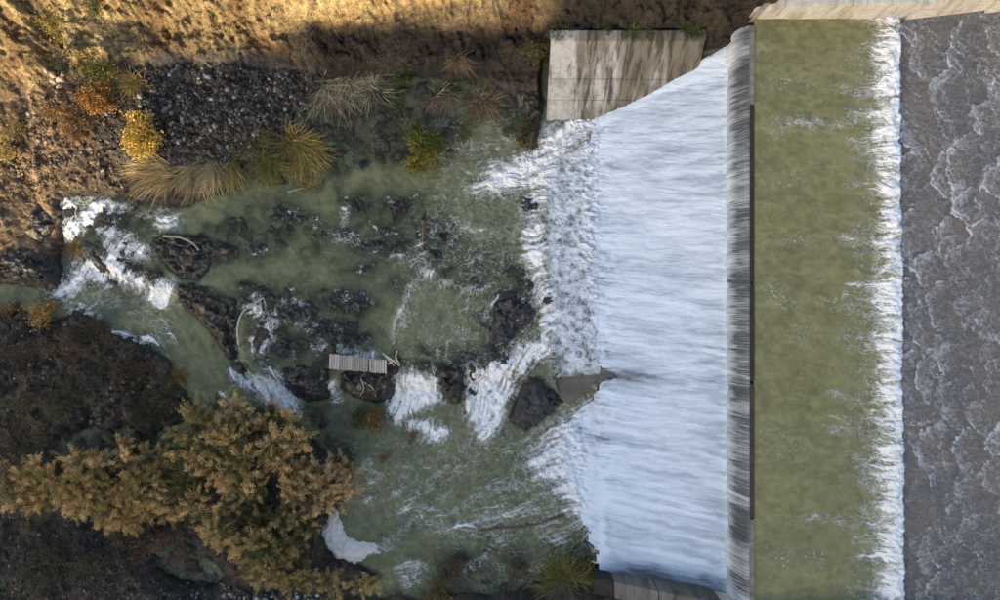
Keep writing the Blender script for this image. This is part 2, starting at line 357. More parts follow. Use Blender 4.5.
def land(u, v):
    """terrain height and colour in plan pixels"""
    x, y = u * SC, v * SC
    lev, sdu = level(u, v)
    n_big = fbm(u, v, 60, 5, 1); n_mid = fbm(u, v, 18, 4, 2); n_fin = fbm(u, v, 5, 3, 3); rg = ridged(u, v, 40, 4, 4)
    fc, fe = facets(u + 4 * n_mid, v + 4 * n_fin, 11, 5); fc2, fe2 = facets(u, v, 5, 8)
    bed = lev - 0.75 + 0.22 * n_big + 0.12 * fc
    shal = np.maximum.reduce([sstep(-14, 16, sdpoly(u, v, p_) + 12 * n_mid) * a_ for p_, a_ in SHAL])
    bed = bed + shal * (0.66 + 0.10 * n_mid + 0.07 * n_fin)
    z = bed.copy()
    # north bank
    sn = sdpoly(u, v, NORTH) + 3.5 * n_mid + 1.5 * n_fin
    shore = -0.55 + 0.9 * sstep(-9, 7, sn) + 0.012 * np.clip(sn, 0, 60)
    k = sstep(275, 335, u)
    vb = (1 - k) * (np.interp(u, [-200, 0, 60, 120, 200, 300], [135, 112, 100, 82, 76, 80]) + 7 * n_big + 6 * (rg - .5)) + k * (78 + 3 * n_big)
    up = np.clip(vb - v, 0, None) * SC
    lo = (1 - k) * np.where(up < 4.0, up * 0.85, 3.4 + (up - 4.0) * 0.35) + k * np.where(up < 2.5, up * 1.45, 3.63 + (up - 2.5) * 0.9)
    lo = np.minimum(lo, 9.0 + 0.05 * up)
    bank = lev + shore + lo + sstep(0, 1.2, lo) * (0.30 * n_mid + 0.10 * n_fin - 0.30 * (1 - rg) + 0.07 * fc + 0.06 * fc2) + 0.10 * fc * sstep(0, 6, sn) + 0.05 * fc2
    gl = sdline(u + 6 * n_mid, v + 5 * n_fin, [(60, -40), (68, 15), (82, 45), (78, 75), (92, 100)]); gul = sstep(13, 2, gl)
    bank = bank - 0.55 * gul * sstep(0.1, 0.8, lo)
    # the slope behind the wall and beside the pool
    zw = np.interp(u, [540, 683, 686, 708, 716, 760, 1300], [3.9, 4.3, 3.9, 4.2, 6.2, 6.9, 9.0]); vw = np.interp(u, [540, 682, 686, 711, 714, 1300], [64, 60, 74, 73, VN - 3, VN - 3])
    behind = zw + np.clip(vw - v, 0, None) * SC * 0.95 + 0.35 * n_mid + 0.15 * n_fin + 0.14 * fc + 0.10 * fc2 - 0.2
    front = np.where(u < 710, -1.0, 3.0)
    wr = np.where(v < vw - 2, behind, np.minimum(front, bank))
    e = sstep(536, 547, u)
    z = np.where(sn > -12, np.maximum(z, bank * (1 - e) + wr * e), z)
    # south land
    sm = sdpoly(u, v, MOUND) + 7 * n_mid + 2.5 * n_fin
    zm = -0.55 + 0.85 * sstep(-8, 8, sm) + 0.35 * sstep(5, 55, sm) + 0.35 * n_big * sstep(0, 15, sm) + 0.16 * fc * sstep(-4, 4, sm) + 0.08 * fc2 + 0.16 * n_mid + 0.25 * (rg - .6) * sstep(0, 12, sm)
    ss_ = np.minimum(sdpoly(u, v, SOUTH), -sdpoly(u, v, PUDDLE)) + 3 * n_mid + 1.2 * n_fin
    zs = -0.55 + 0.80 * sstep(-8, 8, ss_) + 0.012 * np.clip(v - 520, 0, 200) * sstep(0, 20, ss_) + 0.15 * n_mid + 0.05 * fc2 + 0.06 * fc
    se = sdpoly(u, v, SEAST) + 3 * n_mid
    ze = -0.65 + 0.95 * sstep(-10, 14, se) + 0.03 * np.clip(v - 575, 0, 200) + 0.1 * n_mid + 0.05 * fc
    z = np.maximum(np.maximum(z, zm), np.maximum(zs, ze))
    # colours
    def C(*c): return np.array(c)[None, None, :] if u.ndim == 2 else np.array(c)[None, :]
    def L(a, b, t): return a * (1 - t[..., None]) + b * t[..., None]
    tt = sstep(-0.4, 0.5, n_mid + 0.5 * n_fin)
    dark = L(C(0.035, 0.031, 0.028), C(0.075, 0.060, 0.046), tt) * (1 - .5 * sstep(300, 340, u) * sstep(100, 80, v))[..., None]  # north bank strip darkened in its colour to deepen the shade
    soil = L(C(0.20, 0.140, 0.066), C(0.31, 0.228, 0.115), sstep(-0.35, 0.45, n_big + 0.5 * n_mid))
    soil = L(soil, C(0.15, 0.088, 0.042), sstep(0.05, 0.5, fbm(u, v, 26, 4, 33)))
    soil = L(soil, C(0.085, 0.06, 0.04), sstep(0.62, 0.85, 1 - rg))
    brown = L(C(0.11, 0.075, 0.047), C(0.25, 0.165, 0.095), tt)
    gravel = L(C(0.030, 0.029, 0.029), C(0.085, 0.082, 0.078), sstep(-.2, .4, fc2))
    col = L(dark, brown, sstep(-2, 12, sn) * sstep(290, 200, u) * sstep(150, 60, u))
    gm = sstep(125, 160, u) * sstep(330, 300, u) * sstep(66, 84, v) * sstep(185, 165, v)
    col = L(col, gravel, gm)
    hi = sstep(0.12, 0.8, lo + 0.25 * n_mid)
    bank_shade = L(C(0.016, 0.0135, 0.011), C(0.042, 0.032, 0.023), tt)  # shade of the steep bank face put into the earth colour
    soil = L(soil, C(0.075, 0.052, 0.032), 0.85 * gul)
    lit_shade = L(soil, bank_shade, k * sstep(2.6, 1.7, lo))  # painted shade on the lower slope, sunlit soil colour above
    col = L(col, lit_shade, hi * (sn > 0))
    col = L(col, L(soil, bank_shade * 0.75, sstep(8.0, 6.4, z + 0.5 * n_mid) * 0.95), sstep(515, 562, u + 8 * n_mid) * (v < 70))  # same painted shade behind the wall, below the sunlit top
    moss = sstep(0.1, 0.45, fbm(u, v, 34, 4, 61)) * sstep(0, 12, np.maximum(sm, ss_))
    col = L(col, C(0.055, 0.065, 0.030), 0.6 * moss)
    red = sstep(0.15, 0.5, fbm(u, v, 22, 4, 71)) * sstep(0, 10, np.maximum(sm, ss_)); col = L(col, C(0.11, 0.070, 0.050), 0.55 * red)
    wet = sstep(0.25, 0.0, z - lev)
    col = col * (1 - 0.45 * wet[..., None])          # soaked earth at the waterline
    return z, col, wet

us = np.concatenate([np.arange(-160, -20, 4.0), np.arange(-20, 622, 1.3), np.arange(622, 730, 1.5), np.arange(730, 1200, 5.0)])
vv = np.concatenate([np.arange(-160, 10, 3.5), np.arange(10, 592, 1.3), np.arange(592, 742, 4.0)])
U, V, F = grid(us, vv)
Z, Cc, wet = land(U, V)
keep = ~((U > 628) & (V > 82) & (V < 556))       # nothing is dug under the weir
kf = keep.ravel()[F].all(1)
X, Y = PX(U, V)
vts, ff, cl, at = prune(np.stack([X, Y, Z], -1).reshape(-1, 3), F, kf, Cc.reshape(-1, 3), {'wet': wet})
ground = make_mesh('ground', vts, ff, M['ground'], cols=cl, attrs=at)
tag(ground, 'rough earth banks and dark riverbed around the stream below the weir', kind='structure')

def ground_z(u, v):
    a = np.atleast_1d(np.asarray(u, float)); c = np.atleast_1d(np.asarray(v, float))
    return land(a, c)[0]

# the valley side to the south, beyond the frame, that keeps the river in shade
RY = 58.0
pts = []
for (u, v, z) in ((300, 43, 3.2), (400, 29, 4.2), (550, 9, 6.0), (740, 2, 7.2)):
    w = W(u, v, z); t = (w[1] + RY) / SUN_XY[1]; pts.append((w[0] - SUN_XY[0] * t, z + t * TAN_E))
rx = [-160, -80, -62, -56, -52, -49.2, -48.3] + [p[0] for p in pts] + [20, 160]; rh = [12, 21, 23.0, 23.6, 24.0, 24.3, 28.2] + [p[1] for p in pts] + [pts[-1][1] + 1.0, pts[-1][1] + 3]
hx = np.arange(-150, 150.1, 0.6); hy = -20.5 - np.concatenate([np.arange(0, 45, 1.0), np.arange(45, 150, 4.0)])
HU, HV, HF = grid(hx, hy)
rid = np.interp(HU, rx, rh) + 0.3 * fbm(HU, HV * 0, 6, 3, 44)
t = np.clip((-20.5 - HV) / (RY - 20.5), 0, 1)
hz = np.where(HV > -RY, 1.2 + (rid - 1.2) * t ** 1.5, rid - np.clip(-RY - HV, 0, None) * 0.10) + 0.9 * fbm(HU, HV, 9, 4, 45) * sstep(0, 0.3, t) * sstep(1.0, 0.7, t)
hc = np.zeros(HU.shape + (3,)); hc[:] = (0.10, 0.085, 0.045); hc *= (1 + 0.5 * fbm(HU, HV, 7, 4, 46))[..., None]
tag(make_mesh('hillside', np.stack([HU, HV, hz], -1).reshape(-1, 3), HF, M['ground'], cols=hc.reshape(-1, 3), attrs={'wet': hz * 0}),
    'steep grassy valley side rising south of the river', kind='structure')

# ------------------------------------------------------------------ rocks (outline in photograph pixels, one object each)
ROCKS = []
def rock(name, label, poly, base, h, mat='rock', fall=7.0, rough=0.14, facet=12, seed=0, group=None, highlo=0.1, skirt=0.16):
    P = np.array(sc(poly, base + h * 0.6)); ROCKS.append((P, base, h, fall, rough, facet, seed, skirt, name, label, mat, group, highlo))
def rock_z(u, v, P, base, h, fall, rough, facet, seed, skirt):
    wob = (2.4 if skirt > .1 else 7.0) * fbm(u, v, 8 if skirt > .1 else 13, 4, 200 + seed, .6)
    sd = sdpoly(u, v, P) + wob
    f1, e1 = facets(u + 3 * wob, v, facet, 210 + seed, 1.6); f2, _ = facets(u, v, facet * 0.42, 220 + seed, 1.6)
    body = 1 - np.exp(-np.clip(sd, 0, None) / fall)
    z = base + h * body + sstep(0, 4, sd) * (rough * 1.25 * f1 + rough * 0.5 * f2 + 0.022 * fbm(u, v, 4, 3, 230 + seed)) - 0.04 * sstep(0.1, 0, e1)
    return np.where(sd < 0, base - (0.10 if skirt > .1 else .02) + sd * skirt, z), sd

def E(cx, cy, rx, ry, rot=0, n=9, s=0):
    """irregular oval outline"""
    a = np.arange(n) / n * 2 * math.pi; q = np.random.RandomState(s).uniform(0.78, 1.2, n); r = math.radians(rot)
    px, py = rx * q * np.cos(a), ry * q * np.sin(a)
    return [(cx + x * math.cos(r) - y * math.sin(r), cy + x * math.sin(r) + y * math.cos(r)) for x, y in zip(px, py)]

rock('boulder', 'big black angular boulder at the foot of the weir beside the bare slab', [(528, 376), (544, 378), (556, 390), (565, 403), (555, 412), (540, 423), (525, 433), (511, 421), (516, 408), (522, 390)], 0.25, 1.0, 'boulder', 9, 0.16, 22, 1)
rock('rock', 'large dark rock in the pool just left of the foaming weir toe', [(497, 287), (515, 292), (528, 300), (537, 312), (533, 325), (520, 330), (515, 343), (500, 345), (492, 340), (488, 325), (492, 305)], 0.5, 0.40, 'boulder', 8, 0.12, 12, 2)
rock('rock', 'narrow dark rock above the widest white cascade', [(484, 340), (498, 338), (501, 355), (497, 372), (486, 366)], 0.45, 0.32, 'boulder', 6, 0.1, 9, 3)
rock('rock', 'dark rock between the two white cascades of the sill', [(430, 362), (445, 356), (463, 353), (467, 370), (461, 385), (458, 403), (446, 401), (440, 386), (431, 378)], 0.28, 0.55, 'rock', 6, 0.16, 10, 4)
rock('rock', 'small dark rock at the head of the sill', [(456, 352), (470, 348), (480, 355), (474, 367), (460, 366)], 0.48, 0.22, 'rock', 5, 0.1, 8, 5)
rock('rock', 'brown crusted rock carrying the left end of the plank platform', [(278, 368), (295, 363), (318, 361), (332, 368), (331, 385), (325, 399), (305, 403), (291, 397), (282, 386)], 0.2, 0.75, 'crust_rock', 7, 0.14, 12, 6)
rock('rock', 'brown crusted rock under the right half of the plank platform', [(337, 372), (352, 366), (384, 364), (392, 350), (403, 349), (406, 362), (395, 385), (389, 399), (375, 403), (352, 399), (340, 389)], 0.2, 0.75, 'crust_rock', 7, 0.14, 12, 7)
rock('rock', 'long crusted rock ridge beside the green lower channel', [(177, 283), (195, 281), (215, 287), (235, 295), (243, 310), (240, 330), (238, 352), (228, 362), (215, 345), (203, 328), (190, 315), (176, 302)], 0.2, 0.72, 'crust_rock', 7, 0.16, 12, 8)
rock('rock', 'patchy crusted rock below the pale curved branch', [(150, 238), (165, 233), (185, 236), (200, 233), (222, 240), (238, 249), (228, 256), (212, 258), (208, 270), (198, 281), (180, 279), (165, 268), (155, 255)], 0.5, 0.34, 'crust_rock', 6, 0.15, 10, 9)
rock('rock', 'brown crusted rock shelf on the left bank beside the falls', [(-14, 250), (5, 246), (30, 243), (46, 250), (53, 268), (52, 284), (38, 289), (20, 283), (-14, 282)], 0.2, 0.85, 'crust_rock', 7, 0.16, 11, 10)
FR = 'dark rocks splitting the left falls'
rock('rock', 'dark rock splitting the left falls, nearest the left bank', E(100, 249, 11, 14, 0, 9, 1), 0.30, 0.42, 'rock', 5, 0.12, 8, 11, FR)
rock('rock', 'flat dark rock at the top of the left falls', E(113, 217, 18, 7, -8, 9, 2), 0.50, 0.26, 'rock', 4, 0.1, 8, 12, FR)
rock('rock', 'small dark rock in the middle of the left falls', E(129, 255, 12, 8, 20, 9, 3), 0.36, 0.36, 'rock', 4, 0.1, 8, 13, FR)
rock('rock', 'dark rock beside the lowest white chute of the left falls', E(153, 272, 12, 10, 10, 9, 4), 0.32, 0.42, 'rock', 5, 0.12, 8, 14, FR)
rock('rock', 'brown slab rock at the very left edge of the left falls', E(40, 222, 22, 16, -35, 9, 5), 0.5, 0.45, 'crust_rock', 6, 0.1, 12, 15)
GR = 'half-drowned dark rocks in the upper pool'
for i, (cx, cy, rx_, ry_, rot, hh, lab) in enumerate([
        (297, 312, 26, 12, -5, .18, 'half-drowned dark rock just right of the forked branch'),
        (345, 302, 30, 13, 10, .14, 'low dark rock in the pool above the plank platform'),
        (322, 327, 24, 11, 0, .16, 'dark wet rock in the shallows left of the platform, upper one'),
        (352, 338, 22, 10, 0, .18, 'dark wet rock touching the top edge of the platform'),
        (286, 349, 18, 11, 0, .18, 'dark wet rock in the shallows left of the platform, lower one'),
        (262, 294, 28, 10, 15, .12, 'drowned rock shelf above the forked branch'),
        (358, 205, 17, 12, 0, .05, 'drowned dark rock in mid pool, upper left of the cluster'),
        (396, 206, 18, 11, 0, .05, 'drowned dark rock in mid pool, top of the cluster'),
        (378, 246, 32, 10, 5, .14, 'long black rock breaking the surface in mid pool'),
        (383, 228, 14, 8, 0, .06, 'drowned dark rock in mid pool, centre of the cluster'),
        (441, 239, 21, 9, -10, .13, 'black rock breaking the surface right of mid pool'),
        (432, 254, 18, 10, 10, .13, 'black rock below the upright stick in mid pool'),
        (359, 269, 20, 5, -8, .10, 'narrow black rock lying alone below the mid pool cluster'),
        (330, 232, 26, 6, 5, .02, 'drowned flat rock left of the mid pool cluster'),
        (287, 214, 32, 8, 8, .01, 'drowned dark rock shelf below the hanging grass tufts'),
        (258, 247, 14, 13, 0, .0, 'drowned dark rock right of the pale curved branch'),
        (449, 268, 8, 5, 0, .12, 'small black rock above the swirling foam arc'),
        (474, 281, 9, 6, 0, .10, 'small dark rock left of the big pool rock, upper'),
        (396, 285, 8, 5, 0, .0, 'small drowned rock left of the foam arc'),
        (483, 262, 26, 10, 15, -.08, 'drowned greenish rock near the weir foam'),
        (530, 205, 9, 9, 0, .12, 'dark rock wrapped in foam at the weir toe, upper'),
        (528, 285, 9, 6, 20, .14, 'dark rock wrapped in foam at the weir toe, lower'),
        (505, 361, 7, 6, 0, .34, 'small round rock in the widest cascade'),
        (548, 300, 7, 12, 0, .08, 'dark patch of rock at the edge of the slab')]):
    rock('rock', lab, E(cx, cy, rx_, ry_, rot, 10, 50 + i), LU - 0.12 if i < 20 else LU - 0.02, hh + (0.05 if i < 20 else 0), 'boulder', 5, 0.13, 7, 60 + i, GR, 0.1, .022 if i < 20 else .16)
rock('rock', 'dark ledge between the platform and the middle cascade', E(418, 364, 17, 8, 5, 10, 34), .42, .28, 'rock', 5, .12, 9, 97)
rock('rock', 'low mossy rock beside the wall foot in the north corner', E(530, 100, 16, 20, 10, 11, 31), 0.55, 0.6, 'rock', 8, 0.16, 10, 95)
rock('rock', 'wet stone bar under the splash left of the small cascade', E(238, 368, 10, 7, 30, 9, 33), 0.05, 0.5, 'rock', 5, 0.1, 8, 96)

for (P, base, h, fall, rough, facet, seed, skirt, name, label, mat, group, highlo) in ROCKS:
    mg = 9 if skirt > .1 else 18
    a0, b0 = P.min(0) - mg; a1, b1 = P.max(0) + mg
    st = 1.0 if (a1 - a0) < 90 else 1.2
    u_, v_, f_ = grid(np.arange(a0, a1, st), np.arange(b0, b1, st))
    z_, sd_ = rock_z(u_, v_, P, base, h, fall, rough, facet, seed, skirt)
    kf = (sd_ > 2 - mg).ravel()[f_].all(1); x_, y_ = PX(u_, v_)
    vt, f2, _, at = prune(np.stack([x_, y_, z_], -1).reshape(-1, 3), f_, kf, None, {'high': sstep(highlo, highlo + .15, z_ - np.where(base > .15, LU - 0.1, 0.1))})
    cx, cy = PX(*P.mean(0))
    tag(make_mesh(name, vt, f2, M[mat], origin=(cx, cy, base), attrs=at, smooth=False), label, 'rock', group)

def solid_z(u, v):
    z = land(u, v)[0]
    for (P, base, h, fall, rough, facet, seed, skirt, *_r) in ROCKS:
        mg = 9 if skirt > .1 else 18
        (a0, b0), (a1, b1) = P.min(0) - mg, P.max(0) + mg
        m = (u > a0) & (u < a1) & (v > b0) & (v < b1)
        if m.any():
            zz, sd = rock_z(u[m], v[m], P, base, h, fall, rough, facet, seed, skirt); z[m] = np.where(sd > 2 - mg, np.maximum(z[m], zz), z[m])
    return z

# ------------------------------------------------------------------ river water
SLAB = sc([(556, 123), (606, 123), (606, 374), (571, 403), (560, 396), (552, 376), (550, 340), (548, 290), (544, 240), (545, 190), (556, 150)], 0.62)
def foam_paint(u, v):
    D = np.zeros(u.shape)
    wv = 7 * fbm(u, v, 13, 5, 301, .62); wu = 7 * fbm(u, v, 13, 5, 302, .62)
    u2, v2 = u + wu, v + wv
    def cap(pts, r, s, soft=0.8):
        nonlocal D
        dd = sdline(u2, v2, sc(pts, 0.4)); D = np.maximum(D, s * sstep(r * (1 + soft) + 3, r * (1 - soft), dd))
    def pol(pts, s, soft=9):
        nonlocal D
        dd = sdpoly(u2, v2, sc(pts, 0.45)); D = np.maximum(D, s * sstep(-soft * 1.3 - 2, soft + 2, dd))
    # broad thin froth
    pol([(430, 130), (560, 110), (560, 290), (520, 285), (470, 290), (400, 280), (420, 220)], 0.30, 28)
    pol([(350, 440), (440, 415), (560, 420), (600, 560), (520, 560), (430, 540), (380, 520), (345, 500)], 0.25, 24)
    pol([(400, 270), (510, 270), (500, 370), (420, 365), (392, 320)], 0.24, 18)
    pol([(470, 530), (590, 520), (590, 590), (480, 590)], 0.20, 16)
    # weir toe
    cap([(498, 182), (520, 172), (545, 160), (560, 140), (600, 118)], 17, 1.0); cap([(500, 172), (540, 178)], 14, 0.95)
    cap([(480, 190), (505, 176)], 12, 0.7)
    cap([(538, 190), (534, 215), (534, 240), (537, 265), (544, 290), (552, 312), (550, 335), (542, 350), (520, 352)], 13, 0.92)
    cap([(540, 345), (520, 362), (500, 380)], 12, 0.9)
    pol([(540, 160), (604, 122), (606, 374), (588, 366), (562, 362), (556, 290), (548, 240)], 0.5, 6)
    pol([(580, 140), (612, 130), (612, 368), (600, 362), (590, 330), (578, 240)], 0.98, 9); pol([(594, 135), (612, 130), (612, 370), (600, 366)], 1.3, 7)
    cap([(552, 330), (556, 372)], 8, 0.55)
    # cascades over the sill
    pol([(466, 362), (486, 366), (505, 358), (530, 345), (520, 372), (512, 400), (500, 430), (486, 446), (474, 442), (462, 410), (462, 385)], 1.0, 7)
    cap([(505, 385), (515, 395)], 8, 0.7)
    pol([(396, 374), (418, 370), (436, 376), (444, 392), (443, 405), (428, 408), (412, 416), (396, 430), (388, 418), (384, 398)], 1.0, 6)
    cap([(412, 428), (424, 424), (432, 434), (440, 436)], 7, 0.95)
    pol([(232, 362), (244, 372), (270, 376), (288, 384), (298, 398), (296, 414), (284, 419), (268, 412), (252, 398), (236, 385), (228, 372)], 1.0, 6)
    cap([(220, 398), (228, 408), (226, 414)], 5, 0.8); cap([(332, 382), (336, 400)], 5, 0.85); cap([(270, 368), (280, 382)], 6, 0.8)
    # left falls
    cap([(64, 196), (72, 210), (76, 225), (70, 235)], 7, 0.9); cap([(80, 228), (95, 212), (108, 206)], 8, 0.9); cap([(98, 210), (128, 206)], 4, 0.8)
    cap([(110, 230), (122, 240), (130, 250), (146, 254)], 8, 0.85); cap([(112, 245), (115, 268), (128, 278), (138, 280)], 9, 0.98)
    cap([(56, 290), (72, 280), (86, 268), (96, 272)], 12, 1.0); cap([(52, 275), (56, 290)], 6, .8)
    pol([(146, 284), (158, 278), (174, 280), (175, 292), (165, 308), (155, 310), (143, 298)], 1.0, 5)
    cap([(164, 222), (176, 222)], 6, 0.9); cap([(140, 216), (165, 214)], 3, 0.5)
    cap([(58, 198), (80, 202), (100, 198)], 4, 0.6); cap([(66, 312), (78, 306)], 3, .8); cap([(84, 315), (92, 317)], 2, .8); cap([(108, 330), (122, 336), (128, 342)], 4, .85); cap([(138, 342), (146, 336), (152, 344)], 3, .95)
    cap([(60, 300), (100, 300), (130, 310), (155, 320), (160, 345)], 12, 0.34)
    # shallows left of the platform
    cap([(255, 306), (268, 318), (270, 335), (262, 348)], 5, 0.72); cap([(268, 318), (286, 308), (300, 306)], 4, 0.6); cap([(300, 325), (325, 332), (334, 330)], 4, 0.6); cap([(318, 346), (360, 350)], 3, .6); cap([(355, 354), (376, 358)], 5, .8)
    # streaks in the pools
    cap([(428, 270), (415, 285), (404, 305), (400, 325)], 5, 0.58); cap([(400, 325), (398, 342)], 4, .4); cap([(340, 238), (360, 242), (376, 240)], 3, .55); cap([(343, 205), (346, 225)], 3, .5)
    cap([(395, 254), (420, 262), (445, 285), (470, 292), (490, 288)], 4, 0.52); cap([(462, 292), (466, 320), (464, 340)], 4, .45); cap([(455, 225), (470, 228), (478, 235)], 6, .5); cap([(420, 245), (424, 255)], 4, .6)
    cap([(365, 465), (375, 475), (366, 492), (370, 505)], 7, .48); cap([(410, 470), (395, 495), (385, 500)], 5, .42); cap([(430, 528), (455, 530), (480, 530)], 6, .55); cap([(458, 528), (478, 530)], 4, .95)
    cap([(400, 575), (412, 568), (420, 575), (410, 582)], 7, .62); cap([(480, 525), (540, 505), (600, 498)], 10, .5); cap([(378, 553), (395, 540)], 4, .6); cap([(540, 530), (565, 545)], 7, .5)
    for (a_, b_, c_, d_) in ((560, 430, 480, 500), (540, 470, 440, 520), (500, 440, 450, 480), (470, 450, 400, 515), (585, 500, 500, 515), (450, 470, 420, 500), (560, 520, 450, 540), (530, 440, 505, 455), (520, 485, 470, 500), (440, 500, 385, 545), (500, 545, 470, 570), (560, 555, 520, 580)):
        cap([(a_, b_), ((a_ + c_) / 2 - 4, (b_ + d_) / 2 + 4), (c_, d_)], 5, 0.44, .9)
    # the south toe
    pol([(606, 378), (580, 404), (556, 420), (536, 440), (518, 462), (530, 482), (550, 488), (574, 520), (598, 560), (612, 560), (612, 378)], 1.0, 13); pol([(612, 378), (590, 402), (566, 425), (556, 450), (570, 490), (592, 530), (612, 560)], 1.5, 10)
    cap([(545, 540), (565, 543)], 4, .7)
    # the bare wedge of slab and the still green heart of the pool stay clean
    wedge = sdpoly(u, v, sc([(556, 379), (580, 375), (605, 374), (571, 404), (562, 398)], .62)); D = D * sstep(4, -3, wedge)
    return np.clip(D * (1 + .18 * sstep(.6, 1.0, D)) + 0.10 * fbm(u, v, 9, 3, 303) * (D > 0.02), 0, 1.6)

us = np.arange(-70, 614, 1.05); vv = np.arange(62, 640, 1.05)
U, V, F = grid(us, vv)
FLOW = [(580, 200, -1, .05), (520, 220, -1, .1), (450, 180, -1, .1), (450, 250, -1, .25), (380, 230, -1, .1), (300, 230, -1, .1), (220, 240, -1, .1), (150, 225, -1, .3), (110, 230, -.6, .8), (80, 245, -.5, .9), (78, 285, -.6, .7),
        (160, 292, -.3, 1), (122, 270, -.4, 1), (30, 295, -1, 0), (440, 300, -.5, .8), (412, 300, -.35, .95), (470, 330, -.2, 1), (400, 350, -.2, 1), (410, 398, -.2, 1), (488, 405, -.35, 1), (525, 350, -.7, .8), (340, 310, -1, .3),
        (268, 330, -.4, .9), (240, 372, .5, .85), (275, 398, .45, .9), (200, 345, -.5, -.85), (160, 322, -.8, -.4), (100, 302, -1, -.1), (590, 400, -.9, .4), (560, 430, -1, .5), (540, 470, -1, .35), (570, 490, -.9, .2), (500, 480, -.9, .5),
        (450, 480, -.8, .6), (400, 470, -.7, .7), (480, 530, -1, .1), (420, 530, -1, .1), (380, 545, -1, .2), (590, 545, -.8, .5), (520, 570, -1, .1), (340, 430, -.8, -.1), (440, 430, -.3, .9), (560, 150, -.9, .35), (560, 250, -1, .1), (540, 310, -.8, .5), (500, 175, -1, .3)]
fu = np.zeros(U.shape); fv = np.zeros(U.shape)
for a_, b_, c_, d_ in FLOW:
    w_ = 1 / (((U - a_) ** 2 + (V - b_) ** 2) / 400 + .3) ** 2; q_ = math.hypot(c_, d_); fu += w_ * c_ / q_; fv += w_ * d_ / q_
q_ = np.sqrt(fu ** 2 + fv ** 2) + 1e-6; fu /= q_; fv /= q_
c1, c2 = curl(U, V, 22, 330); c3, c4 = curl(U, V, 9, 331)
fu += 1.0 * c1 + .45 * c3; fv += 1.0 * c2 + .45 * c4
wn1 = R.uniform(0, 1, U.shape); wn2 = fbm(U, V, 3.5, 2, 332)
lic1 = lic(fu, fv, wn1, 9); lic2 = lic(fu, fv, wn2, 26)
lev, sdu = level(U, V); bedz = solid_z(U, V)
slabd = sdpoly(U, V, SLAB)
D = foam_paint(U, V)
fall = sstep(-17, -2, sdu) * sstep(8, -4, sdu)
z = lev + 0.025 * fbm(U, V, 12, 4, 310) + (0.02 + 0.10 * D + 0.10 * fall) * fbm(U, V, 5, 3, 311) + 0.12 * D * (lic2 - .3) + .05 * D * lic1 + sstep(-16, 4, slabd) * 0.07
wedge = sdpoly(U, V, sc([(556, 379), (580, 375), (605, 374), (571, 404), (562, 398)], .62)); z = z - .14 * sstep(-2, 3, wedge)
solid = np.where(slabd > 0, np.maximum(bedz, 0.57), bedz)
depth = z - solid
cellm = sstep(-6, 8, sdpoly(U, V, sc([(548, 165), (604, 128), (607, 373), (588, 375), (566, 376), (556, 345), (552, 290), (545, 230)], .65)) + 4 * fbm(U, V, 12, 3, 315))
ring = sstep(-.10, 0, depth) * sstep(.16, .03, depth) * sstep(-.1, .35, fbm(U, V, 11, 3, 316)) * sstep(215, 260, U) * sstep(180, 200, V) * sstep(380, 350, V)
D = np.maximum(D, .62 * ring);
attrs = {'foam': D, 'depth': depth, 'cell': cellm, 'lic1': lic1, 'lic2': lic2}
kf = (depth > -0.16).ravel()[F].any(1)
X, Y = PX(U, V)
vt, ff, _, at = prune(np.stack([X, Y, z], -1).reshape(-1, 3), F, kf, None, attrs)
tag(make_mesh('river_water', vt, ff, M['river'], attrs=at), 'murky green river water with white cascades below the weir', kind='structure')

# ------------------------------------------------------------------ weir: concrete and the water running over it
def box8(b, t):
    """hexahedron from 4 bottom and 4 top points (same winding)"""
    v = list(b) + list(t); return v, [(3, 2, 1, 0), (4, 5, 6, 7), (0, 1, 5, 4), (1, 2, 6, 5), (2, 3, 7, 6), (3, 0, 4, 7)]
def pw(u, v, z): x, y = PX(u, v); return (x, y, z)
def fit_up(ob):
    """make every face of a closed solid look outward"""
    import bmesh
    bm = bmesh.new(); bm.from_mesh(ob.data); bmesh.ops.recalc_face_normals(bm, faces=bm.faces); bm.to_mesh(ob.data); bm.free(); return ob
def bevel(ob, w=0.03, seg=2):
    import bmesh
    bm = bmesh.new(); bm.from_mesh(ob.data); bmesh.ops.recalc_face_normals(bm, faces=bm.faces)
    bmesh.ops.bevel(bm, geom=list(bm.edges), offset=w, segments=seg, affect='EDGES', clamp_overlap=True); bm.to_mesh(ob.data); bm.free(); return ob

weir0 = np.array(pw(700, 310, 0.0))
weir = empty('weir', weir0, 'long two-step concrete river weir with a sloping apron and dark crest', 'weir')
def solid(name, prof, v0, v1, mat, parent, org):
    """extrude a (u, z) outline along v"""
    n = len(prof); vt = [pw(u, v0, z) for u, z in prof] + [pw(u, v1, z) for u, z in prof]
    fc = [tuple(range(n)), tuple(range(2 * n - 1, n - 1, -1))] + [(i, i + n, (i + 1) % n + n, (i + 1) % n) for i in range(n)]
    return fit_up(make_mesh(name, vt, fc, mat, parent, org, smooth=False))
ap = [(UA0, -1.5), (UA0, ZA0 - 0.06)] + [(u, float(apron_z(u)) - 0.10) for u in np.linspace(UA0 + 8, UA1, 9)] + [(UA1 + 4, ZC - 1.0), (UC - 1.7, ZC - 0.45), (UC - 1.5, -1.5)]
solid('apron', ap, 66, 562, M['slab'], weir, weir0)
solid('pool_floor', [(UC + 1, -1.4), (UC + 1, 3.2), (UJ - 6, 3.2), (1190, float(upper_z(1190)) - 0.12), (1190, -1.4)], 57, 562.5, M['slab'], weir, weir0)
sv = [(556, 120), (607, 120), (607, 373), (571, 403), (560, 396), (552, 376), (550, 340), (548, 290), (544, 240), (545, 190), (556, 150)]
S = sc(sv, .62); n = len(S)
vt = [pw(a, b_, -1.0) for a, b_ in S] + [pw(a, b_, 0.57 + (0.03 if 350 < b_ else 0)) for a, b_ in S]
